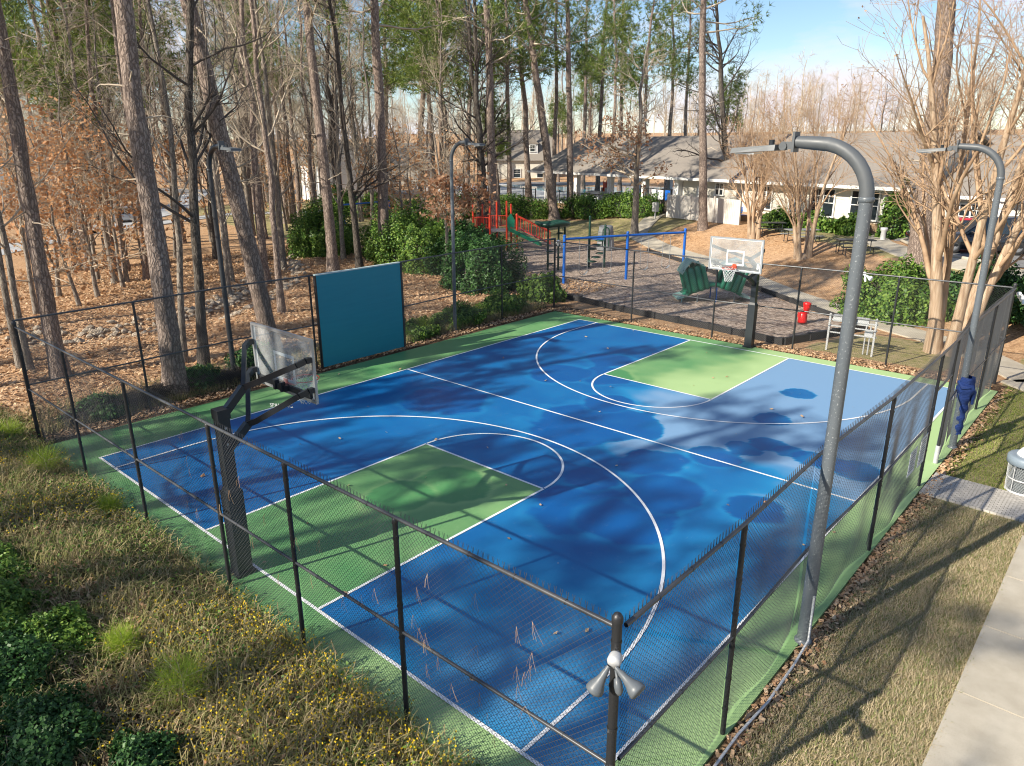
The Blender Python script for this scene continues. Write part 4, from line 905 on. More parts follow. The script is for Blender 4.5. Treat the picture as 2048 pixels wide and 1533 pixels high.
# pale plank fence, pool gate, railing
def planks(name, u0, u1, n_, hgt, mat, label, cat, post_every=2.4):
    root = empty(name, bp(u0, n_, -.05), BRZ, label, cat)
    Ln = u1-u0; g = G(); k = int(Ln/.16)
    for q in range(k): g.box(((q+.5)*Ln/k, 0, hgt/2), (Ln/k-.012, .025, hgt-random.uniform(0, .02)))
    g.box((Ln/2, -.03, hgt*.8), (Ln, .03, .09)); g.box((Ln/2, -.03, hgt*.2), (Ln, .03, .09)); g.build('boards', mat, root)
    for q in range(int(Ln/post_every)+1): g = G(); g.box((q*post_every, .03, hgt/2+.06), (.13, .13, hgt+.12)); g.build('post', mat, root)
planks('plank_fence', uo(1532), uo(1379), 1.9, 1.75, M['plank'], 'pale weathered plank fence screening the clubhouse wall', 'fence')
planks('pool_gate_fence', uo(1362), uo(1304), .25, 1.15, M['brownplank'], 'dark brown plank gate at the pool pavilion entrance', 'gate', 1.2)
root = empty('pool_gate', bp(uo(1360), .42, 0), BRZ, 'black metal gate frame with notices under the pavilion roof', 'gate'); Ln = uo(1302)-uo(1360)
for q in range(4): g = G(); g.box((q*Ln/3, 0, 1.0), (.07, .07, 2.0)); g.build('post', M['blackcoat'], root)
g = G()
for z_ in (1.2, 1.95): g.box((Ln/2, 0, z_), (Ln, .04, .05))
for q in range(18): g.box(((q+.5)*Ln/18, 0, 1.55), (.02, .02, .75))
g.build('rails', M['blackcoat'], root)
for x_, w_, h_, c_ in ((.45, .55, .8, 'playblue'), (1.25, .6, .75, 'sign'), (2.1, .5, .8, 'sign')): g = G(); g.box((x_, .05, 1.5), (w_, .02, h_)); g.build('notice', M[c_], root)
for lb, ua, ub, nn_ in (('low black railing in front of the pavilion columns', uo(1300), uo(1100), .5), ('low black railing along the pool deck left of the pavilion', uo(1084), uo(900), .6)):
    root = empty('pool_railing', bp(ua, nn_, 0), BRZ, lb, 'railing'); Ln = ub-ua; g = G()
    for z_ in (.15, 1.1): g.box((Ln/2, 0, z_), (Ln, .04, .05))
    k = int(Ln/.2)
    for q in range(k): g.box(((q+.5)*Ln/k, 0, .62), (.022, .022, .93))
    g.build('rails', M['blackcoat'], root)
    for q in range(int(Ln/2.4)+1): g = G(); g.box((q*2.4, 0, .6), (.07, .07, 1.25)); g.build('post', M['blackcoat'], root)
# things on the pool deck
for k, (u_, n_) in enumerate([(27, -3.2), (30.5, -3.6), (24, -3.5), (34, -3.2)]):
    root = empty('covered_lounger', bp(u_, n_, .06), BRZ+.2, 'white covered poolside furniture stack under the pavilion', 'furniture', 'white covered furniture on the pool deck')
    g = G(); g.add([(-1.3, -.9, 0), (1.3, -.9, 0), (1.3, .9, 0), (-1.3, .9, 0), (-.9, -.5, .95), (.8, -.45, 1.0), (.9, .5, .9), (-.95, .45, 1.02)], [(0, 3, 2, 1), (4, 5, 6, 7), (0, 1, 5, 4), (1, 2, 6, 5), (2, 3, 7, 6), (3, 0, 4, 7)]); g.build('cover', M['lounger'], root)
for k, (u_, n_) in enumerate([(33.5, -8.4), (21.6, -10.2)]):
    root = empty('pool_ladder', bp(u_, n_, .06), BRZ, ['pale curved handrail at the main pool', 'pale curved handrail seen through the pool gate'][k], 'handrail')
    for q in (-.25, .25): g = G(); a = np.linspace(0, np.pi, 9); g.tube([(.35*math.cos(t)+.3, q, .7+.35*math.sin(t)) for t in a]+[(-.05, q, 0)], .035, 8); g.build('rail', M['floodwhite'], root)
root = empty('parasol', bp(44, -26, .06), 0, 'blue parasol beyond the pool behind the trunk cluster', 'parasol')
g = G(); g.tube([(0, 0, 0), (0, 0, 2.6)], .03, 8); g.build('pole', M['galv'], root); g = G(); g.lathe([(.01, 2.95), (.5, 2.8), (1.5, 2.35), (1.5, 2.15)], n=8, smooth=False); g.build('canopy', M['playblue'], root)
root = empty('rescue_stand', bp(38.2, -7.8, .06), BRZ, 'red lifeguard stand panel at the pool edge', 'stand')
g = G(); g.box((0, 0, .8), (.55, .1, 1.5)); g.lathe([(.27, -.05), (.27, .05)], (0, 0, 1.55), n=16, axis=1); g.build('panel', M['playred'], root)
for q in (-.32, .32): g = G(); g.box((q, 0, .5), (.06, .5, 1.0)); g.build('leg', M['white'], root)

# ------------------------------------------------------------------ houses far away
def house(px_, d_, w_, dp, hw_, hr, rz, label, wm, rm, dormers=0, zoff=0):
    x, y = at(px(px_), d_); root = empty('house', (x, y, float(H(x, y))+zoff), rz, label, 'house')
    g = G(); g.box((0, 0, hw_/2), (w_, dp, hw_)); g.add([(-w_/2, -dp/2, hw_), (-w_/2, dp/2, hw_), (-w_/2, 0, hr-.12), (w_/2, -dp/2, hw_), (w_/2, dp/2, hw_), (w_/2, 0, hr-.12)], None, [(0, 1, 2), (3, 5, 4)]); g.build('wall', wm, root)
    gable('roof', -w_/2-.4, w_/2+.4, dp/2+.4, hw_-.1, 0, hr, rm, root)
    for k in range(max(2, int(w_/3.4))): 
        xx = -w_/2+w_*(k+.5)/max(2, int(w_/3.4))
        for zz in ((hw_*.35,) if hw_ < 4 else (hw_*.25, hw_*.72)): window(root, xx, zz, 1.1, 1.3, dp/2+.02, 1)
    for k in range(dormers):
        xx = -w_*.22+k*w_*.45; zc = hw_+(hr-hw_)*.35; g = G(); g.box((xx, dp*.3, zc), (1.6, 2.2, 1.6)); dm = g.build('dormer', M['white'], root); window(root, xx, zc+.1, .8, 1.0, dp*.3+1.12, 1)
        g = G(); g.add([(xx-1, dp*.3+1.3, zc+.75), (xx+1, dp*.3+1.3, zc+.75), (xx, dp*.3+1.3, zc+1.7), (xx-1, dp*.3-2, zc+.75), (xx+1, dp*.3-2, zc+.75), (xx, dp*.3-2, zc+1.7)], [(0, 2, 5, 3), (2, 1, 4, 5)], [(0, 1, 2)]); g.build('dormer_roof', M['shingle'], dm)
R0 = R_(px(1035)+90)
house(1036, 122, 11, 8, 3.2, 7.6, R0-.0, 'far house with two white dormers beyond the pool', M['siding'], M['shingle'], 2, -.6)
house(668, 104, 9, 8, 4.8, 7.6, R_(px(668)+90)-1.2, 'white gabled house glimpsed between trunks beyond the lawn', M['white'], M['shingle'])
house(70, 98, 12, 8, 3.4, 6.0, R_(px(70)+90), 'dark roofed house deep in the left woods', M['siding'], M['asphalt'])
house(1945, 95, 16, 9, 3.0, 6.2, R_(px(1945)+90), 'pale house beyond the parking lot behind the myrtle stems', M['siding'], M['shingle'])
house(790, 125, 12, 9, 3.2, 6.5, R_(px(790)+90), 'pale house behind the trees left of the pool', M['siding'], M['shingle'])

# ------------------------------------------------------------------ cars (nose towards +x)
def car(name, loc, rz, col, label, suv=False, grille='hoopblack', s_=1.):
    root = empty(name, loc, rz, label, 'car'); root.scale = (s_,)*3
    cm = carpaint(name+'_paint', col); Lh, Wd = (2.4, .96) if suv else (2.3, .9)
    hb = .98 if suv else .80; ht = 1.78 if suv else 1.45
    secs = [(-Lh, .42, hb-.1, .78), (-Lh+.12, .28, hb, .92), (-Lh+.7, .22, hb+.06, 1), (-.6, .2, hb+.02, 1), (.9, .2, hb+.0, 1), (1.5, .22, hb-.03, .99), (Lh-.25, .28, hb-.14, .94), (Lh-.05, .32, hb-.26, .86), (Lh, .4, hb-.34, .76)]
    g = G(); V = []
    for x_, z0, z1, w_ in secs:
        w2 = w_*Wd; V += [(x_, -w2*.9, z0), (x_, -w2, z0+.16), (x_, -w2, (z0+z1)/2), (x_, -w2*.97, z1-.12), (x_, -w2*.82, z1), (x_, 0, z1+.03), (x_, w2*.82, z1), (x_, w2*.97, z1-.12), (x_, w2, (z0+z1)/2), (x_, w2, z0+.16), (x_, w2*.9, z0)]
    k = 11; Q = [(i*k+j, (i+1)*k+j, (i+1)*k+(j+1) % k, i*k+(j+1) % k) for i in range(len(secs)-1) for j in range(k)]
    g.add(V, Q, [(0, j, j+1) for j in range(1, k-1)]+[((len(secs)-1)*k, (len(secs)-1)*k+j+1, (len(secs)-1)*k+j) for j in range(1, k-1)], smooth=True)
    xr0, xr1 = (-2.0, .15) if suv else (-1.45, -.05); xb0, xb1 = (-2.3, 1.0) if suv else (-2.0, .95); zz = hb+.02
    g.add([(xr0, -.62, ht), (xr1, -.62, ht), (xr1, .62, ht), (xr0, .62, ht), (xr0-.05, -.68, ht-.07), (xr1+.07, -.68, ht-.07), (xr1+.07, .68, ht-.07), (xr0-.05, .68, ht-.07)], [(0, 1, 2, 3), (0, 4, 5, 1), (1, 5, 6, 2), (2, 6, 7, 3), (3, 7, 4, 0)], smooth=True)
    for x0_, x1_ in ((xr1+.02, xb1), (xr0, xb0), ((xr0+xr1)/2, (xr0+xr1)/2-.02)):
        for q in (-1, 1): g.beam((x0_, q*.67, ht-.06), (x1_, q*.80, zz), .06)
    g.build('body', cm, root)
    g = G(); g.add([(xr0-.05, -.66, ht-.06), (xr1+.06, -.66, ht-.06), (xr1+.06, .66, ht-.06), (xr0-.05, .66, ht-.06), (xb0, -.79, zz-.02), (xb1, -.79, zz-.02), (xb1, .79, zz-.02), (xb0, .79, zz-.02)], [(0, 4, 5, 1), (1, 5, 6, 2), (2, 6, 7, 3), (3, 7, 4, 0)]); g.build('windows', M['glass'], root)
    for xx in (-1.4, 1.42):
        for q in (-1, 1):
            g = G(); g.lathe([(.2, -.1), (.31, -.11), (.34, -.08), (.34, .08), (.31, .11), (.2, .1)], (xx, q*(Wd-.1), .34), n=24, axis=1); wh = g.build('wheel', M['tyre'], root)
            g = G(); g.lathe([(.001, .06), (.06, .085), (.12, .07), (.21, .1), (.22, .05)] if q > 0 else [(.001, -.06), (.06, -.085), (.12, -.07), (.21, -.1), (.22, -.05)], (xx, q*(Wd-.1), .34), n=18, axis=1); g.build('rim', M['rim'], wh)
    for q in (-1, 1): g = G(); g.ball((Lh-.16, q*Wd*.68, hb-.27), (.16, .2, .09), 12); g.build('headlight', M['lens'], root)
    g = G()
    for k in range(5 if suv else 3): g.box((Lh-.02, 0, .48+k*.062), (.08, .98, .03))
    g.build('grille', M['chain' if suv else 'hoopblack'], root)
    g = G(); g.box((Lh-.02, 0, .36), (.12, 1.5, .10)); g.box((-Lh+.02, 0, .42), (.14, 1.5, .12)); g.build('bumper', M['hoopblack'], root)
    for q in (-1, 1): g = G(); g.ball((.72, q*(Wd+.06), zz+.05), (.07, .11, .07), 8); g.build('mirror', cm, root)
    for q in (-1, 1): g = G(); g.box((-Lh+.05, q*.72, hb-.18), (.06, .22, .14)); g.build('tail_light', M['playred'], root)
    return root
def carat(name, x, y, rz, *a, **k): return car(name, (x, y, float(H(x, y))+.05), rz, *a, **k)
n1 = math.atan2(-.42, -.91)
carat('red_hatchback', 8.6, 41.4, n1, (.45, .02, .03), 'red car parked nose in beside the black one')
carat('black_suv', 10.3, 38.9, n1, (.02, .022, .025), 'black sport utility vehicle with bright grille behind the massive pine', suv=True)
carat('blue_suv', 11.6, 43.8, n1, (.02, .06, .16), 'dark blue sport utility vehicle parked behind the black one', suv=True)
carat('silver_blue_car', 15.2, 35.0, math.atan2(-.50, -.86), (.16, .26, .42), 'silver blue car at the right edge with sun glinting on its hood')
carat('white_car', 14.0, 52.5, n1, (.75, .75, .76), 'white car at the far side of the parking lot, left one', s_=1.)
carat('white_van', 17.5, 50.5, n1, (.75, .76, .78), 'white van at the far side of the parking lot by the right edge', suv=True)
carat('silver_car', *at(px(243), 80), R_(px(243)-75), (.5, .52, .55), 'silver car on the park road deep in the left woods')

# ------------------------------------------------------------------ playground
sw = empty('swing_set', (0, 0, 0), 0, 'bright blue swing set with three posts and four belt swings', 'swing set')
SP = [np.array(p) for p in ((-5.5, 24.5), (-3.85, 27.8), (-2.3, 31.1))]
for p in SP: g = G(); g.tube([(*p, -.05), (*p, 2.42)], .075, 14); g.ball((*p, 2.43), .085, 10); g.build('post', M['playblue'], sw)
g = G(); g.tube([(*SP[0], 2.28), (*SP[1], 2.3), (*SP[2], 2.28)], .06, 12); g.build('top_beam', M['playblue'], sw)
for a, b in ((0, 1), (1, 2)):
    for t in (.30, .68):
        p = SP[a]+(SP[b]-SP[a])*t; d = unit(SP[b]-SP[a]); s1 = G(); 
        V = [p-d*.24, p+d*.24]; sag = [(*(V[0]), .55), (*(p-d*.12), .43), (*p, .40), (*(p+d*.12), .43), (*V[1], .55)]
        s1 = G(); pr_ = np.array([-d[1], d[0], 0])*.08; A = np.array(sag); s1.add(np.concatenate([A-pr_, A+pr_, A-pr_-[0, 0, .015], A+pr_-[0, 0, .015]]), [(i, i+1, i+6, i+5) for i in range(4)]+[(i+10, i+15, i+16, i+11) for i in range(4)]); st = s1.build('swing_seat', M['chain'], sw)
        for q in V: g = G(); g.tube([(*q, 2.25), (*q, .55)], .014, 6); g.build('chain', M['chain'], st)
RZS = R_(YAW-90)        # local x to the right as seen from the court's near corner
rc = empty('red_climbing_frame', (-16.0, 32.6, 0), RZS, 'red play structure with green slide, railing ramp and tall posts', 'play structure')
for x_, y_, h_ in ((-2.9, .3, 3.1), (-2.3, 1.3, 2.9), (-1.75, .1, 3.2), (-1.3, 1.5, 3.1), (-.6, 0, 3.2), (-.3, 1.4, 2.9), (.1, .7, 2.3)):
    g = G(); g.tube([(x_, y_, 0), (x_, y_, h_)], .065, 12); g.ball((x_, y_, h_), .075, 8); g.build('post', M['playred'], rc)
g = G(); g.box((-1.15, .75, 1.25), (1.3, 1.3, .08)); g.box((-2.35, .8, .9), (.9, 1.1, .08)); g.build('deck', M['slategrey'], rc)
for (a, b) in (((-2.9, .3), (-1.75, .1)), ((-2.3, 1.3), (-1.3, 1.5)), ((-1.3, 1.5), (-.3, 1.4)), ((-2.9, .3), (-2.3, 1.3))):
    g = G(); a = np.array(a); b = np.array(b)
    for z_ in (1.45, 2.15): g.tube([(*a, z_), (*b, z_)], .025, 6)
    for k in range(7): p = a+(b-a)*(k+.5)/7; g.tube([(*p, 1.45), (*p, 2.15)], .015, 6)
    g.build('rail_panel', M['playred'], rc)
g = G(); P = []
for k in range(9):
    t = k/8; P.append((-.55+2.35*t, .3-.1*t, 1.35-1.12*t-.10*math.sin(t*np.pi)*0+.03*(t > .9)))
A = np.array(P); 
for dy0, dz0, dy1, dz1 in ((-.32, .16, -.28, 0), (-.28, 0, .28, 0), (.28, 0, .32, .16)):
    a_ = A+[0, dy0, dz0]; b_ = A+[0, dy1, dz1]; g.add(np.concatenate([a_, b_]), [(i, i+1, i+10, i+9) for i in range(8)])
    a_ = a_-[0, 0, .05]; b_ = b_-[0, 0, .05]; g.add(np.concatenate([a_, b_]), [(i, i+9, i+10, i+1) for i in range(8)])
g.build('slide', M['playgreen'], rc)
g = G(); g.prism([(-.55, 1.5), (-.1, 1.5), (-.05, 2.0), (-.3, 2.45), (-.6, 2.1)], -.05, .02); g.build('slide_hood', M['playgreen'], rc)
g = G(); g.box((1.2, 2.0, .75), (2.6, .9, .06), M=np.array(Matrix.Rotation(R_(26), 3, 'Y'))); g.build('ramp', M['slategrey'], rc)
for yy in (1.55, 2.45):
    g = G()
    for k in range(14): x_ = k*.19; z_ = 1.3-x_*.47; g.tube([(x_, yy, z_), (x_, yy, z_+.85)], .016, 6)
    g.tube([(0, yy, 2.15), (2.5, yy, .98)], .03, 8); g.tube([(0, yy, 1.35), (2.5, yy, .18)], .03, 8); g.build('ramp_railing', M['playred'], rc)
dc = empty('dish_climber', (-8.6, 27.4, 0), RZS, 'dark green climber with round dished canopy and stacked pods', 'play structure')
for x_, y_ in ((-.25, 0), (.35, .1), (.75, .7)): g = G(); g.tube([(x_, y_, 0), (x_, y_, 2.5)], .06, 10); g.build('post', M['darkgreen'], dc)
g = G(); a = np.linspace(0, 2*np.pi, 25)
for k in range(24):
    pass
g.lathe([(.001, 2.42), (.5, 2.44), (.85, 2.50), (1.0, 2.60), (1.02, 2.72), (.97, 2.74), (.9, 2.62), (.6, 2.54), (.001, 2.52)], n=24); g.xf(lambda v: v*np.array([1, .75, 1])+np.stack([0*v[:, 0], 0*v[:, 0], .05*np.sin(v[:, 0]*4)*np.hypot(v[:, 0], v[:, 1])], 1)); g.build('canopy', M['darkgreen'], dc)
for k in range(6): g = G(); g.ball((-.25+(k % 2)*.55+.12, -.08+(k % 2)*.1, .4+k*.34), (.24, .2, .05), 10); g.build('step_pod', M['darkgreen'], dc)
pc = empty('pod_climber', (-7.4, 29.9, 0), RZS, 'green post climber with leaf shaped steps behind the swings', 'play structure')
for x_, h_ in ((-.35, 2.9), (.55, 2.4)): g = G(); g.tube([(x_, 0, 0), (x_, 0, h_)], .07, 10); g.ball((x_, 0, h_), .075, 8); g.build('post', M['darkgreen'], pc)
for k in range(6): g = G(); g.ball((-.2+.25*(k % 3), .1*(k % 2)-.1, .35+k*.24), (.32, .26, .06), 10); g.build('step_pod', M['darkgreen'], pc)
g = G(); a = np.linspace(0, np.pi, 9); g.tube([(.4+.0, 0, 1.2)]+[(.6+.18*math.cos(t+np.pi)*1, -.02, 2.1+.2*math.sin(t)) for t in a]+[(.78, 0, 1.2)], .035, 8); g.build('loop_handle', M['darkgreen'], pc)
g = G(); g.box((.1, .2, 1.65), (1.0, .5, .08)); g.build('platform', M['playblue'], pc)
st = empty('grey_drum', (-11.3, 36.6, 0), RZS, 'grey tapered drum standing on the mulch behind the swings', 'drum')
g = G(); g.lathe([(.62, 0), (.62, .1), (.56, .7), (.5, 1.3), (.47, 1.55), (.4, 1.62), (.001, 1.64)], n=24); g.build('body', M['slategrey'], st)
g = G(); g.lathe([(.52, 1.15), (.55, 1.2), (.52, 1.25)], n=24); g.build('band', M['greyplastic'], st)
# arched green tunnel bridge
tb = empty('play_tunnel', (2.15, 25.75, 0), RZS, 'green plastic arched climber with two panelled huts behind the far hoop', 'play structure')
g = G(); t = np.linspace(0, 1, 13); arc = np.stack([-1.35+2.7*t, .28+.55*np.sin(t*np.pi)], 1); pl = [(x_, z_) for x_, z_ in arc]+[(x_, z_-.12) for x_, z_ in arc[::-1]]
for q in range(12): g.add([(arc[q][0], -.5, arc[q][1]), (arc[q+1][0], -.5, arc[q+1][1]), (arc[q+1][0], .5, arc[q+1][1]), (arc[q][0], .5, arc[q][1]), (arc[q][0], -.5, arc[q][1]-.14), (arc[q+1][0], -.5, arc[q+1][1]-.14), (arc[q+1][0], .5, arc[q+1][1]-.14), (arc[q][0], .5, arc[q][1]-.14)], [(0, 1, 2, 3), (0, 4, 5, 1), (4, 7, 6, 5), (3, 2, 6, 7)], smooth=True)
g.build('arch_bridge', M['playgreen'], tb)
for sx in (-1, 1):
    ht_ = empty('hut', (sx*.72, 0, .52), 0); ht_.parent = tb; ht_.rotation_euler = (0, sx*.30, 0)
    g = G()
    for x_, w_ in ((-.40, .18), (-.14, .28), (.16, .26), (.42, .2)): 
        for yy in (-.46, .46): g.lathe([(.001, -.05), (w_*.55, -.05), (w_*.6, .1), (w_*.56, .95), (w_*.4, 1.08), (.001, 1.12)], (x_, yy, 0), n=12)
    g.box((0, 0, .02), (1.1, .9, .1)); g.build('ribbed_wall', M['playgreen'], ht_)
    g = G(); P = [(-.55, .98), (-.3, 1.22), (0, 1.42), (.3, 1.22), (.55, .98)]
    for (xa, za), (xb, zb) in zip(P[:-1], P[1:]): g.add([(xa, -.55, za), (xb, -.55, zb), (xb, .55, zb), (xa, .55, za), (xa, -.55, za-.06), (xb, -.55, zb-.06), (xb, .55, zb-.06), (xa, .55, za-.06)], [(0, 1, 2, 3), (4, 7, 6, 5), (0, 4, 5, 1), (3, 2, 6, 7), (0, 3, 7, 4), (1, 5, 6, 2)])
    g.build('roof_panel', M['paleplastic'], ht_)
for x_, y_, c_ in ((.1, -.5, 'playblue'), (.1, .5, 'playblue'), (-.75, -.5, 'greyplastic'), (.95, -.45, 'greyplastic'), (-1.45, -.45, 'paleplastic')): g = G(); g.tube([(x_, y_, -.05), (x_, y_, .62 if abs(x_) < .5 else .34)], .03, 8); g.build('leg', M[c_], tb)
for sx in (-1, 1): g = G(); g.box((sx*1.45, 0, .2), (.5, 1.0, .09), M=np.array(Matrix.Rotation(sx*R_(16), 3, 'Y'))); g.build('end_step', M['paleplastic'], tb)
rd = empty('spring_rider', (7.1, 23.9, 0), RZS, 'small bright red plastic rider on the mulch behind the far fence', 'spring rider')
g = G(); g.lathe([(.001, 0), (.17, 0), (.18, .05), (.16, .38), (.12, .42), (.001, .43)], n=16); g.box((-.02, 0, .3), (.30, .22, .2)); g.build('seat_body', M['redvinyl'], rd)
g = G(); g.lathe([(.001, .36), (.10, .38), (.13, .6), (.15, .72), (.16, .8), (.08, .84), (.001, .84)], (.12, 0, 0), n=14); g.build('head', M['redvinyl'], rd)
g = G(); g.tube([(.12, -.22, .66), (.12, .22, .66)], .025, 8); g.build('handle', M['redvinyl'], rd)
def picnic(x, y, rz, label, top='picnic', bench='picnic'):
    root = empty('picnic_table', (x, y, float(H(x, y))+.02), rz, label, 'picnic table', 'picnic tables on the straw mound')
    g = G()
    for k in range(5): g.box((0, -.32+k*.16, .76), (1.9, .145, .04))
    g.build('table_top', M[top], root)
    for q in (-.78, .78):
        g = G()
        for k in range(2): g.box((0, q-.07+k*.14, .45), (1.9, .13, .04))
        g.build('bench', M[bench], root)
    for x_ in (-.7, .7):
        g = G()
        for q in (-1, 1): g.tube([(x_, q*.3, .74), (x_, q*.36, .03), (x_, q*.85, .0)], .025, 6); g.tube([(x_, q*.78, .43), (x_, q*.78, .02)], .022, 6)
        g.tube([(x_, -.78, .41), (x_, .78, .41)], .022, 6); g.build('leg_frame', M['picnic'], root)
picnic(-1.9, 41.4, RZS, 'black picnic table beside the smallest crape myrtle')
picnic(1.0, 39.3, RZS+.12, 'picnic table with pale weathered benches behind the middle myrtle', 'picnicgrey', 'picnicgrey')
picnic(4.9, 36.6, RZS-.1, 'black picnic table nearest the curving walk')
root = empty('utility_cabinet', (-2.6, 44.6, float(H(-2.6, 44.6))), RZS, 'light grey utility cabinet behind the far picnic table', 'cabinet')
g = G(); g.box((0, 0, .4), (.9, .6, .8), taper=.93); g.build('body', M['galv'], root); g = G(); g.box((0, -.28, .4), (.6, .03, .55)); g.build('door', M['galv'], root)
root = empty('blue_bench', (-6.6, 46.4, float(H(-6.6, 46.4))), RZS, 'blue metal bench and rack behind the tall straight pine', 'bench')
g = G()
for k in range(4): g.box((.2, -.2+k*.14, .45), (1.8, .1, .03))
g.build('seat', M['playblue'], root)
for x_ in (-.6, 1.0): g = G(); g.tube([(x_, -.2, 0), (x_, -.2, .45), (x_, .3, .5), (x_, .36, .95)], .025, 6); g.build('leg', M['playblue'], root)
g = G()
for k in range(4): g.box((.2, .3+.02*k, .6+k*.12), (1.8, .03, .08))
g.build('backrest', M['playblue'], root)
s2 = empty('swing_set', (-31.0, 31.5, 0), R_(95), 'faint blue swing frame far off between the trunks', 'swing set')
for x_ in (-2.5, 2.5): g = G(); g.tube([(x_, -.5, 0), (x_, 0, 2.5)], .05, 8); g.build('leg', M['playblue'], s2); g = G(); g.tube([(x_, .5, 0), (x_, 0, 2.5)], .05, 8); g.build('leg', M['playblue'], s2)
g = G(); g.tube([(-2.6, 0, 2.5), (2.6, 0, 2.5)], .06, 8); g.build('top_beam', M['playblue'], s2)
for x_ in (-1.3, -.9, .9, 1.3): g = G(); g.tube([(x_, 0, 2.45), (x_, 0, .5)], .012, 5); g.build('chain', M['chain'], s2)
root = empty('path_lamp', (3.6, 45.0, float(H(3.6, 45))), 0, 'thin dark pole on the lawn before the clubhouse windows', 'pole')
g = G(); g.tube([(0, 0, 0), (0, 0, 2.9)], .035, 8); g.build('pole', M['darkpole'], root); g = G(); g.lathe([(.05, 2.9), (.12, 2.95), (.1, 3.15), (.001, 3.2)], n=10); g.build('cap', M['darkpole'], root)
root = empty('water_fountain', (5.0, 41.2, float(H(5, 41.2))), 0, 'short grey post fountain at the kerb of the parking lot', 'fountain')
g = G(); g.lathe([(.16, 0), (.14, .5), (.2, .6), (.2, .72), (.15, .74), (.001, .74)], n=14); g.build('body', M['galv'], root)

# ------------------------------------------------------------------ shrubs, hedges
def bush(name, label, cat, c, rad, n_, leaf, size, seed, boxy=2., group=None, per=1, rz=0, wood=True, zf=.0):
    rg = np.random.default_rng(seed); x, y = c; root = empty(name, (x, y, float(H(x, y))), rz, label, cat, group)
    v = unit(rg.normal(size=(n_, 3))); v[:, 2] = np.abs(v[:, 2])*1.0-.05
    e = (np.abs(v)**boxy).sum(1)**(1/boxy); v = v/e[:, None]
    lump = 1+.12*np.sin(v[:, 0]*7+seed)+.12*np.sin(v[:, 1]*6+seed*2)+.10*np.sin(v[:, 2]*9+v[:, 0]*5)+.06*np.sin(v[:, 0]*17+v[:, 1]*13+seed)
    P = v*np.array(rad)*(lump*rg.uniform(.70, 1.10, n_)**.8)[:, None]; P[:, 2] += .05
    N_ = unit(v*[1, 1, 1.3]+rg.normal(0, .75, (n_, 3))); U = unit(np.cross(N_, rg.normal(size=(n_, 3)))); W_ = np.cross(N_, U); s_ = size*rg.uniform(.6, 1.3, (n_, 1))
    g = G(); g.quads(P, U*s_*.62, W_*s_*.36); g.build('foliage', M[leaf], root)
    if wood:
        g = G(); K = 14; a = rg.uniform(0, 6.28, K); E_ = np.stack([np.cos(a)*rad[0]*.6, np.sin(a)*rad[1]*.6, np.full(K, rad[2]*.75)], 1); t = np.linspace(0, 1, 5)[None, :, None]
        g.tubes(E_[:, None]*t*[1, 1, 1]+rg.normal(0, .04, (K, 5, 3)), np.linspace(.03, .008, 5)*max(.6, rad[2]), 5)
        k_ = 12; th = np.linspace(0, np.pi/2, 6); q = G(); q.lathe(np.stack([np.sin(th)*.72+1e-3, np.cos(th)*.72], 1), n=16); V = q.V[0]; ee = (np.abs(V/.72)**boxy).sum(1)**(1/boxy); g.add(V/ee[:, None]*np.array(rad), q.Q[0], smooth=True)  # added dark core dome behind the leaves, merged into the stems mesh
        g.build('stems', M['darkbark'], root)
    return root
SG = 'evergreen shrubs around the playground'
bush('rounded_bush', 'big rounded clipped evergreen bush standing alone among the trunks', 'bush', (-24.6, 22.9), (1.95, 1.95, 2.75), 22000, 'shrubleaf', .09, 1, 2.6, SG)
bush('evergreen_shrub', 'tall evergreen shrub left of the shrub mass behind the teal board', 'bush', (-19.4, 24.6), (1.9, 1.8, 2.5), 15000, 'shrubleaf', .09, 2, 2.2, SG)
bush('evergreen_shrub', 'widest evergreen shrub of the mass left of the grey lamp post', 'bush', (-15.4, 23.4), (2.6, 2.2, 2.9), 24000, 'shrubleaf', .09, 3, 2.2, SG)
bush('evergreen_shrub', 'dark evergreen shrub behind the grey lamp post', 'bush', (-12.2, 24.0), (2.1, 2.0, 2.5), 18000, 'darkleaf', .09, 4, 2.2, SG)
bush('evergreen_shrub', 'dark evergreen shrub closest to the fence corner beside the playground', 'bush', (-7.9, 20.9), (2.0, 1.7, 2.35), 24000, 'darkleaf', .075, 5, 2.3, SG)
bush('low_shrub', 'yellow green low shrub at the far left corner of the fence', 'bush', (-3.9, 20.7), (1.1, .8, 1.0), 5000, 'shrubleaf', .10, 6, 2., SG)
bush('evergreen_shrub', 'sunlit evergreen shrub beyond the far fence, leftmost of the row', 'bush', (9.6, 27.6), (2.0, 1.5, 1.8), 20000, 'shrubleaf', .08, 7, 2.3, 'evergreen shrubs right of the walk')
bush('evergreen_shrub', 'evergreen shrub behind the stems of the biggest crape myrtle', 'bush', (12.6, 28.3), (1.9, 1.5, 1.75), 18000, 'darkleaf', .08, 8, 2.3, 'evergreen shrubs right of the walk')
bush('evergreen_shrub', 'evergreen shrub at the right edge behind the fence corner', 'bush', (15.6, 27.4), (2.0, 1.6, 1.9), 18000, 'darkleaf', .08, 9, 2.3, 'evergreen shrubs right of the walk')
bush('yellow_shrub', 'small yellow green shrub before the white gabled house', 'bush', at(px(672), 84), (2.2, 1.5, 2.2), 1800, 'shrubleaf', .3, 11, 2., None)
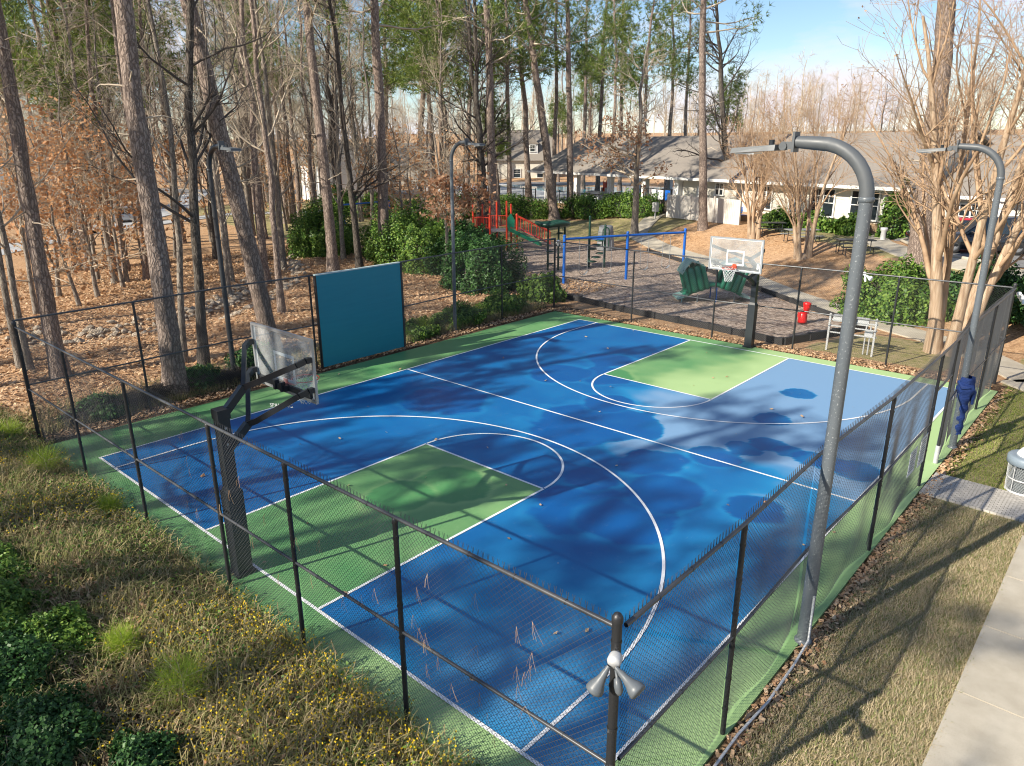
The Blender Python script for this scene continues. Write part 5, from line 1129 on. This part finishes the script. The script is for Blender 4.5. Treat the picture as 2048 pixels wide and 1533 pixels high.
for k, (p_, n_, r_, lb) in enumerate([(1600, 1.3, 1.3, 'low green shrub at the clubhouse brick base, left one of three'), (1668, 1.2, 1.6, 'low green shrub under the paired clubhouse windows'), (1755, 1.3, 1.0, 'low green shrub at the clubhouse brick base, right one of three'), (1828, .6, .8, 'narrow upright evergreen at the clubhouse corner')]):
    q = bp(uo(p_), n_); bush('foundation_shrub', lb, 'bush', q[:2], (r_, .8, 1.0 if k < 3 else 2.6), 2600, 'shrubleaf', .13, 20+k, 2.2, 'shrubs along the clubhouse wall', rz=BRZ)
def hedge(a, b, hgt, label, seed):
    a = np.array(a); b = np.array(b); L_ = np.linalg.norm(b-a); m_ = (a+b)/2; bush('clipped_hedge', label, 'hedge', m_, (L_/2, .75, hgt), int(L_*1900), 'shrubleaf', .10, seed, 7., 'clipped hedges before the pool', rz=math.atan2(*(b-a)[::-1]))
hedge((-33.5, 43.2), (-23.4, 45.9), 1.7, 'longest clipped hedge, left of the pavilion columns', 31)
hedge((-22.3, 46.5), (-18.6, 47.2), 1.55, 'short clipped hedge between the two pines', 32)
hedge((-18.2, 47.2), (-14.4, 47.9), 1.6, 'clipped hedge right behind the brown leaved oak', 33)
hedge((-46, 39.6), (-34.5, 42.9), 1.7, 'far left clipped hedge partly hidden by the trunks', 34)
root = empty('utility_box', (-13.5, 46.6, float(H(-13.5, 46.6))), BRZ, 'small pale utility box at the hedge end by the pool gate', 'box')
g = G(); g.box((0, 0, .95), (.5, .25, .7)); g.build('box_body', M['galv'], root); g = G(); g.box((0, 0, .3), (.08, .08, .6)); g.build('post', M['galv'], root)

# ------------------------------------------------------------------ creek stones, leaf litter, grass
g = G(); rg = np.random.default_rng(77)
Lk = np.array(CREEK); seg = np.r_[0, np.cumsum(np.linalg.norm(np.diff(Lk, axis=0), axis=1))]
ico = [(0,0,1)]+[(math.cos(a)*.9, math.sin(a)*.9, .35) for a in np.arange(5)*2*np.pi/5]+[(math.cos(a+.6)*.9, math.sin(a+.6)*.9, -.4) for a in np.arange(5)*2*np.pi/5]
ico = np.array(ico); it = [(0, 1+k, 1+(k+1) % 5) for k in range(5)]+[(1+k, 6+k, 1+(k+1) % 5) for k in range(5)]+[(6+k, 6+(k+1) % 5, 1+(k+1) % 5) for k in range(5)]
for k in range(900):
    t = rg.uniform(0, seg[-1]); side = rg.choice([-1, 1])*rg.normal(.95, .3); i = np.searchsorted(seg, t)-1; i = min(max(i, 0), len(Lk)-2); d = unit(Lk[i+1]-Lk[i]); p = Lk[i]+d*(t-seg[i])+np.array([-d[1], d[0]])*side
    s_ = rg.uniform(.06, .21)*(1 if rg.random() > .1 else 1.6); V = ico*rg.uniform(.7, 1.25, ico.shape)*s_*[1, .8, .6]; a = rg.uniform(0, 6.28); V = V@np.array([[math.cos(a), math.sin(a), 0], [-math.sin(a), math.cos(a), 0], [0, 0, 1]])
    g.add(V+[p[0], p[1], float(H(*p))+s_*.25], None, it)
tag(g.build('creek_stones', M['rock']), 'pale stones lining the dry creek bed in the left woods', 'stones', None, 'stuff')
def scatter(name, N, fn, size, mat, label, cat, seed, lift=.02, tilt=.35):
    rg = np.random.default_rng(seed); x, y, w_ = fn(rg, N); keep = rg.random(len(x)) < w_; x, y = x[keep], y[keep]; n_ = len(x)
    a = rg.uniform(0, 6.28, n_); U = np.stack([np.cos(a), np.sin(a), rg.normal(0, tilt, n_)], 1); V_ = np.stack([-np.sin(a), np.cos(a), rg.normal(0, tilt, n_)], 1); s_ = size*rg.uniform(.5, 1.3, (n_, 1))
    g = G(); g.quads(np.stack([x, y, H(x, y)+lift+np.abs(rg.normal(0, lift, n_))], 1), U*s_*.5, V_*s_*.3); return tag(g.build(name, M[mat]), label, cat, None, 'stuff')
def f_fence(rg, N):
    k = rg.integers(0, 4, N); t = rg.random(N); e = np.abs(rg.normal(0, .32, N))
    x = np.choose(k, [-1.95-e*1.3, -2+16.4*t, 14.66+e*.6, -2+16*t]); y = np.choose(k, [-.5+20*t, 19.15+e*1.1, -.5+20*t, -.75-e]); x = np.where(k == 2, 14.66+e*.45, x); return x, y, np.where(k == 2, .28+.3*noise2(x, y, 1.5), np.where(k == 0, .55, 1))
scatter('leaf_litter', 26000, f_fence, .065, 'litter', 'dry brown leaves drifted along the foot of the court fences', 'leaves', 41)
def f_wood(rg, N):
    x = rg.uniform(-30, -3, N); y = rg.uniform(-8, 26, N); return x, y, np.full(N, .9)
scatter('leaf_litter', 90000, f_wood, .10, 'litter', 'fallen leaves strewn over the pine straw under the left woods', 'leaves', 42, .03)
def f_court(rg, N):
    x = rg.uniform(-1.7, 14.4, N); y = rg.uniform(-.5, 19, N); return x, y, np.full(N, .5)
o = scatter('stray_leaves', 160, f_court, .07, 'litter', 'few stray dry leaves lying on the court paint', 'leaves', 43, .018)
for v in o.data.vertices: v.co.z = max(.012, v.co.z+.03)
def blades(name, N, fn, hgt, wd, mat, label, seed, lean=.6, bend=True):
    rg = np.random.default_rng(seed); x, y, w_ = fn(rg, N); keep = rg.random(len(x)) < w_; x, y = x[keep], y[keep]; n_ = len(x)
    B = np.stack([x, y, H(x, y)-.0], 1); a = rg.uniform(0, 6.28, n_); h_ = hgt*rg.uniform(.45, 1.3, n_); l_ = rg.uniform(.1, lean, n_)*h_; d = np.stack([np.cos(a), np.sin(a), 0*a], 1)
    side = np.stack([-np.sin(a), np.cos(a), 0*a], 1)*wd*rg.uniform(.6, 1.2, (n_, 1)); Mi = B+d*l_[:, None]*.35+np.array([0, 0, 1])*h_[:, None]*.6; Tp = B+d*l_[:, None]+np.array([0, 0, 1])*h_[:, None]*.95
    V = np.stack([B-side, B+side, Mi-side*.8, Mi+side*.8, Tp], 1).reshape(-1, 3); i = np.arange(n_)*5; g = G(); g.add(V, np.stack([i, i+1, i+3, i+2], 1)); g.T.append(np.stack([i+2, i+3, i+4], 1)); g.ts.append(np.zeros(n_, bool)); g.tm.append(np.zeros(n_, int))
    return tag(g.build(name, M[mat]), label, 'grass', None, 'stuff')
def f_lawn(rg, N):
    x = 14.72+1.85*rg.random(N); y = -2+12.4*rg.random(N); return x, y, np.clip(.75+.5*noise2(x, y, 1.5), .25, 1)*S((x-14.72)/.25+.3)
blades('dormant_grass', 100000, f_lawn, .055, .0045, 'grassblade', 'straw coloured dormant grass with green tufts beside the concrete walk', 51, 1.6)
def f_lawn2(rg, N):
    x = 14.75+5.5*rg.random(N); y = 11.7+8.5*rg.random(N); return x, y, (segd(x, y, [(14.9, 20.7), (17, 19), (18.5, 15.6), (18.8, 11.8)]) > .75)*.9
blades('green_grass', 70000, f_lawn2, .05, .005, 'greenblade', 'sunny green lawn beyond the paver path', 52, 1.2)
# ------------------------------------------------------------------ weedy bank in the near left corner
def hump(x, y): return .32*S((-y-.75)/1.2)*(1+.55*noise2(x, y, 1.3)+.5*noise2(x+9, y, .6))*S((x+6)/3)*S((14.6-x)/1.2)
def f_bank(rg, N):
    x = rg.uniform(-6, 14.2, N); y = -.72-6.5*rg.random(N)**1.3; return x, y
rg = np.random.default_rng(61)
Xb, Yb = np.meshgrid(np.arange(-6, 14.6, .08), np.arange(-8, -.68, .08)); Zb = H(Xb, Yb)+hump(Xb, Yb)*.8-.02; g = G(); g.grid(Xb, Yb, Zb)
n = NT('bank_soil'); a = n.noise(3, 8, .75); b = n.noise(30, 5, .75)
c = n.mix(n.ramp(b, [(.35, .8), (.6, 0.)]), n.ramp(a, [(.3, (.05, .04, .025)), (.5, (.17, .115, .065)), (.68, (.38, .25, .15))]), (.03, .025, .018)); n.bump(n.math('ADD', a, b), .8, .06)
tag(g.build('bank', n.out(c, .95, Specular_IOR_Level=.1)), kind='structure')
N = 70000; x, y = f_bank(rg, N); dens = .5+.8*noise2(x*1.3, y*1.3, 1.1); k = rg.random(N) < np.clip(dens+.45, .12, 1); x, y = x[k], y[k]; n_ = len(x)
z = H(x, y)+hump(x, y)*.8; a = rg.uniform(0, 6.28, n_); L_ = rg.uniform(.12, .5, n_); d = np.stack([np.cos(a), np.sin(a), 0*a], 1)*L_[:, None]; up = rg.uniform(.08, .32, n_)*(.6+.6*np.clip(dens[k], 0, 1))
t = np.linspace(0, 1, 4)[None, :, None]; P = np.stack([x, y, z], 1)[:, None]+d[:, None]*t+np.array([0, 0, 1])*(up[:, None, None]*np.sin(t*np.pi*.8+.1))+rg.normal(0, .008, (n_, 4, 3)); P[:, 0] -= [0, 0, .02]
sd_ = unit(np.cross(d, [0, 0, 1]))[:, None]*np.array([.0042, .004, .003, .0015])[None, :, None]*rg.uniform(.7, 1.5, (n_, 1, 1))
V = np.concatenate([P-sd_, P+sd_], 1).reshape(-1, 3); i = np.arange(n_)[:, None]*8+np.arange(3); g = G(); g.add(V, np.stack([i, i+1, i+5, i+4], -1).reshape(-1, 4)); g2 = g
tag(g.build('arching_stems', M['stem']), 'tangle of arching green and straw coloured stems on the bank before the fence', 'stems', None, 'stuff')
fl = (np.clip(noise2(x+3, y*1.2, 1.2)+.35*S((x-6)/5)+.1, 0, 1)*rg.random(n_)) > .22
Fp = P[fl][:, 2]+rg.normal(0, .02, (fl.sum(), 3)); Fp = Fp[:9000]; nF = len(Fp); g = G()
for q in range(3):
    U = unit(rg.normal(size=(nF, 3))+[0, 0, .2]); W_ = unit(np.cross(U, rg.normal(size=(nF, 3)))); g.quads(Fp, U*.0115, W_*.008)
tag(g.build('yellow_blossom', M['flower']), 'small yellow winter jasmine blossoms dotted over the bank stems', 'flowers', None, 'stuff')
def f_b2(rg, N): x = rg.uniform(-5.5, 14.3, N); y = -.75-6*rg.random(N)**1.2; return x, y, np.clip(.45+.9*noise2(x-5, y, 1.4), .05, 1)
o = scatter('leaf_litter', 30000, f_b2, .05, 'litter', 'brown leaves caught among the stems on the bank', 'leaves', 44, .03, .6)
co = np.empty(len(o.data.vertices)*3); o.data.vertices.foreach_get('co', co); co = co.reshape(-1, 3); co[:, 2] += hump(co[:, 0], co[:, 1])*.8+.03; o.data.vertices.foreach_set('co', co.ravel())
# small green leaves on the bank
k = rg.random(n_) < np.clip(.2+.7*noise2(x*1.1+20, y+6, 1.), 0, .8); Lp = P[k][:, 1:3].reshape(-1, 3)+rg.normal(0, .02, (k.sum()*2, 3)); g = G(); leaves(g, Lp, .035, rg, 1, .02)
tag(g.build('small_leaves', M['shrubleaf']), 'small green leaves of the trailing plants on the bank', 'leaves', None, 'stuff')
def seedling(x, y, hgt, rad, label, seed):
    rg = np.random.default_rng(seed); root = empty('pine_seedling', (x, y, float(H(x, y)+hump(x, y)*.8)), 0, label, 'plant', 'young pine seedlings around the court')
    g = G(); K = 5; g.tube([(0, 0, -.05), (.03, .02, hgt*.5), (.02, 0, hgt)], [.012, .009, .004], 6); E_ = []
    for q in range(K): a = q*2.4; E_.append([(0, 0, hgt*(.2+.13*q)), (rad*.5*math.cos(a), rad*.5*math.sin(a), hgt*(.35+.13*q))])
    g.tubes(np.array(E_), .005, 4); g.build('stem', M['twig'], root)
    g = G(); n_ = 1500; c_ = rg.normal(0, 1, (n_, 3))*[rad*.26, rad*.26, hgt*.22]+[0, 0, hgt*.6]; d = unit(c_-[0, 0, hgt*.3]+rg.normal(0, .12, (n_, 3))); l = rg.uniform(.10, .2, (n_, 1)); s_ = unit(np.cross(d, rg.normal(size=(n_, 3))))*.0022
    g.tris(c_-s_, c_+s_, c_+d*l); g.build('needles', M['seedling'], root)
for k, (x_, y_, h_, r_, lb) in enumerate([(9.35, -2.35, .62, .55, 'brightest yellow green pine seedling in the middle of the flowering bank'), (7.9, -2.5, .4, .35, 'smaller pine seedling left of the brightest one on the bank'), (.2, -1.15, .55, .6, 'yellow green pine seedling at the foot of the left fence corner'), (3.1, -.95, .35, .35, 'pine seedling against the near fence by its third post'), (-2.5, -1.1, .5, .5, 'pine seedling just outside the left fence corner post'), (-3.2, 4.2, .5, .5, 'pine seedling between the left fence and the thickest pine'), (-3.0, 12.6, .6, .5, 'pale green seedling by the fence right of the teal board'), (-3.4, 15.8, .6, .6, 'pale green seedling by the fence between lamp post and evergreen shrub')]):
    seedling(x_, y_, h_, r_, lb, 70+k)
for k, (x_, y_, rx, ry, h_, leaf, lb) in enumerate([(8.9,-3.75,.75,.5,.42,'darkleaf','dark glossy shrub at the bottom edge of the photo'),(7.3,-3.9,.9,.7,.5,'darkleaf','dark leaved shrub in the bottom left corner'),(5.7,-3.5,.9,.6,.5,'shrubleaf','lighter green shrub at the left edge below the bank'),(10.1,-3.15,.45,.35,.34,'darkleaf','smallest dark shrub at the bottom beside the yellow flowers'),(6.9,-3.0,.6,.45,.40,'shrubleaf','sunlit green shrub on the lower bank left of the seedlings'),(4.4,-3.1,.7,.5,.35,'shrubleaf','green shrub at the left edge halfway up the bank'),
    (-2.6,-2.1,.9,.6,.45,'shrubleaf','leafy plant at the left edge outside the fence corner'),(-3.3,3.9,.7,.6,.6,'darkleaf','fern like plant between the left fence and the thickest pine'),(-3.4,5.9,.9,.7,.8,'darkleaf','dark green plant behind the near hoop arm along the left fence'),(-3.1,1.2,.6,.8,.4,'darkleaf','low green plant inside the dark debris by the left fence'),(-3.2,12.3,.8,.9,.5,'shrubleaf','leafy green plant right of the teal board behind the fence'),(-3.4,14.9,.9,1.1,.6,'shrubleaf','leafy green plant at the foot of the grey lamp post'),(-3.5,17.6,.9,1.2,.7,'shrubleaf','leafy green plant before the dark evergreen shrub')]):
    r_ = bush('low_shrub', lb, 'plant', (x_, y_), (rx, ry, h_), int((9000 if y_ < -2.2 else 3500)*rx*ry/.5)+1500, leaf, .034 if y_ < -2.2 else .06, 80+k, 1.9, 'low shrubs and plants around the court')
    r_.location.z += hump(x_, y_)*.8
def f_left(rg, N): x = -2.5-2.2*rg.random(N)**1.4; y = -.5+20*rg.random(N); return x, y, np.clip(.5+.6*noise2(x, y, 1.), .1, 1)
blades('weeds', 26000, f_left, .28, .006, 'stem', 'dry and green weeds along the outside of the left fence', 53, 1.6)
# dark brush heap against the left fence
g = G(); rg = np.random.default_rng(91); n_ = 2600; t = rg.random(n_); c_ = np.stack([-2.75-.5*rg.random(n_), .2+6.6*t, .05+.38*rg.random(n_)*np.sin(t*np.pi)**.4], 1); d = unit(rg.normal(size=(n_, 3))*[.6, 1, .35])*rg.uniform(.12, .35, (n_, 1)); g.tubes(np.stack([c_-d, c_+rg.normal(0, .03, (n_, 3)), c_+d], 1), .007, 3)
tag(g.build('brush_heap', M['darktwig']), 'heap of dark brushwood piled outside the left fence', 'brushwood', None, 'stuff')
# pine needles caught in the mesh of the near fence
g = G(); rg = np.random.default_rng(92); ax = np.r_[rg.uniform(6, 14, 26), rg.uniform(11.8, 13.6, 22)]; az = rg.uniform(.3, 2.5, 48)
for x_, z_ in zip(ax, az):
    for q in range(3): a = rg.normal(0, .35); g.tubes(np.array([[(x_, -.60, z_), (x_+.1*math.sin(a), -.61, z_-.09), (x_+.2*math.sin(a), -.60, z_-.2)]]), .0014, 3)
tag(g.build('caught_needles', M['litter']), 'brown pine needles caught in the mesh of the near fence', 'needles', None, 'stuff')
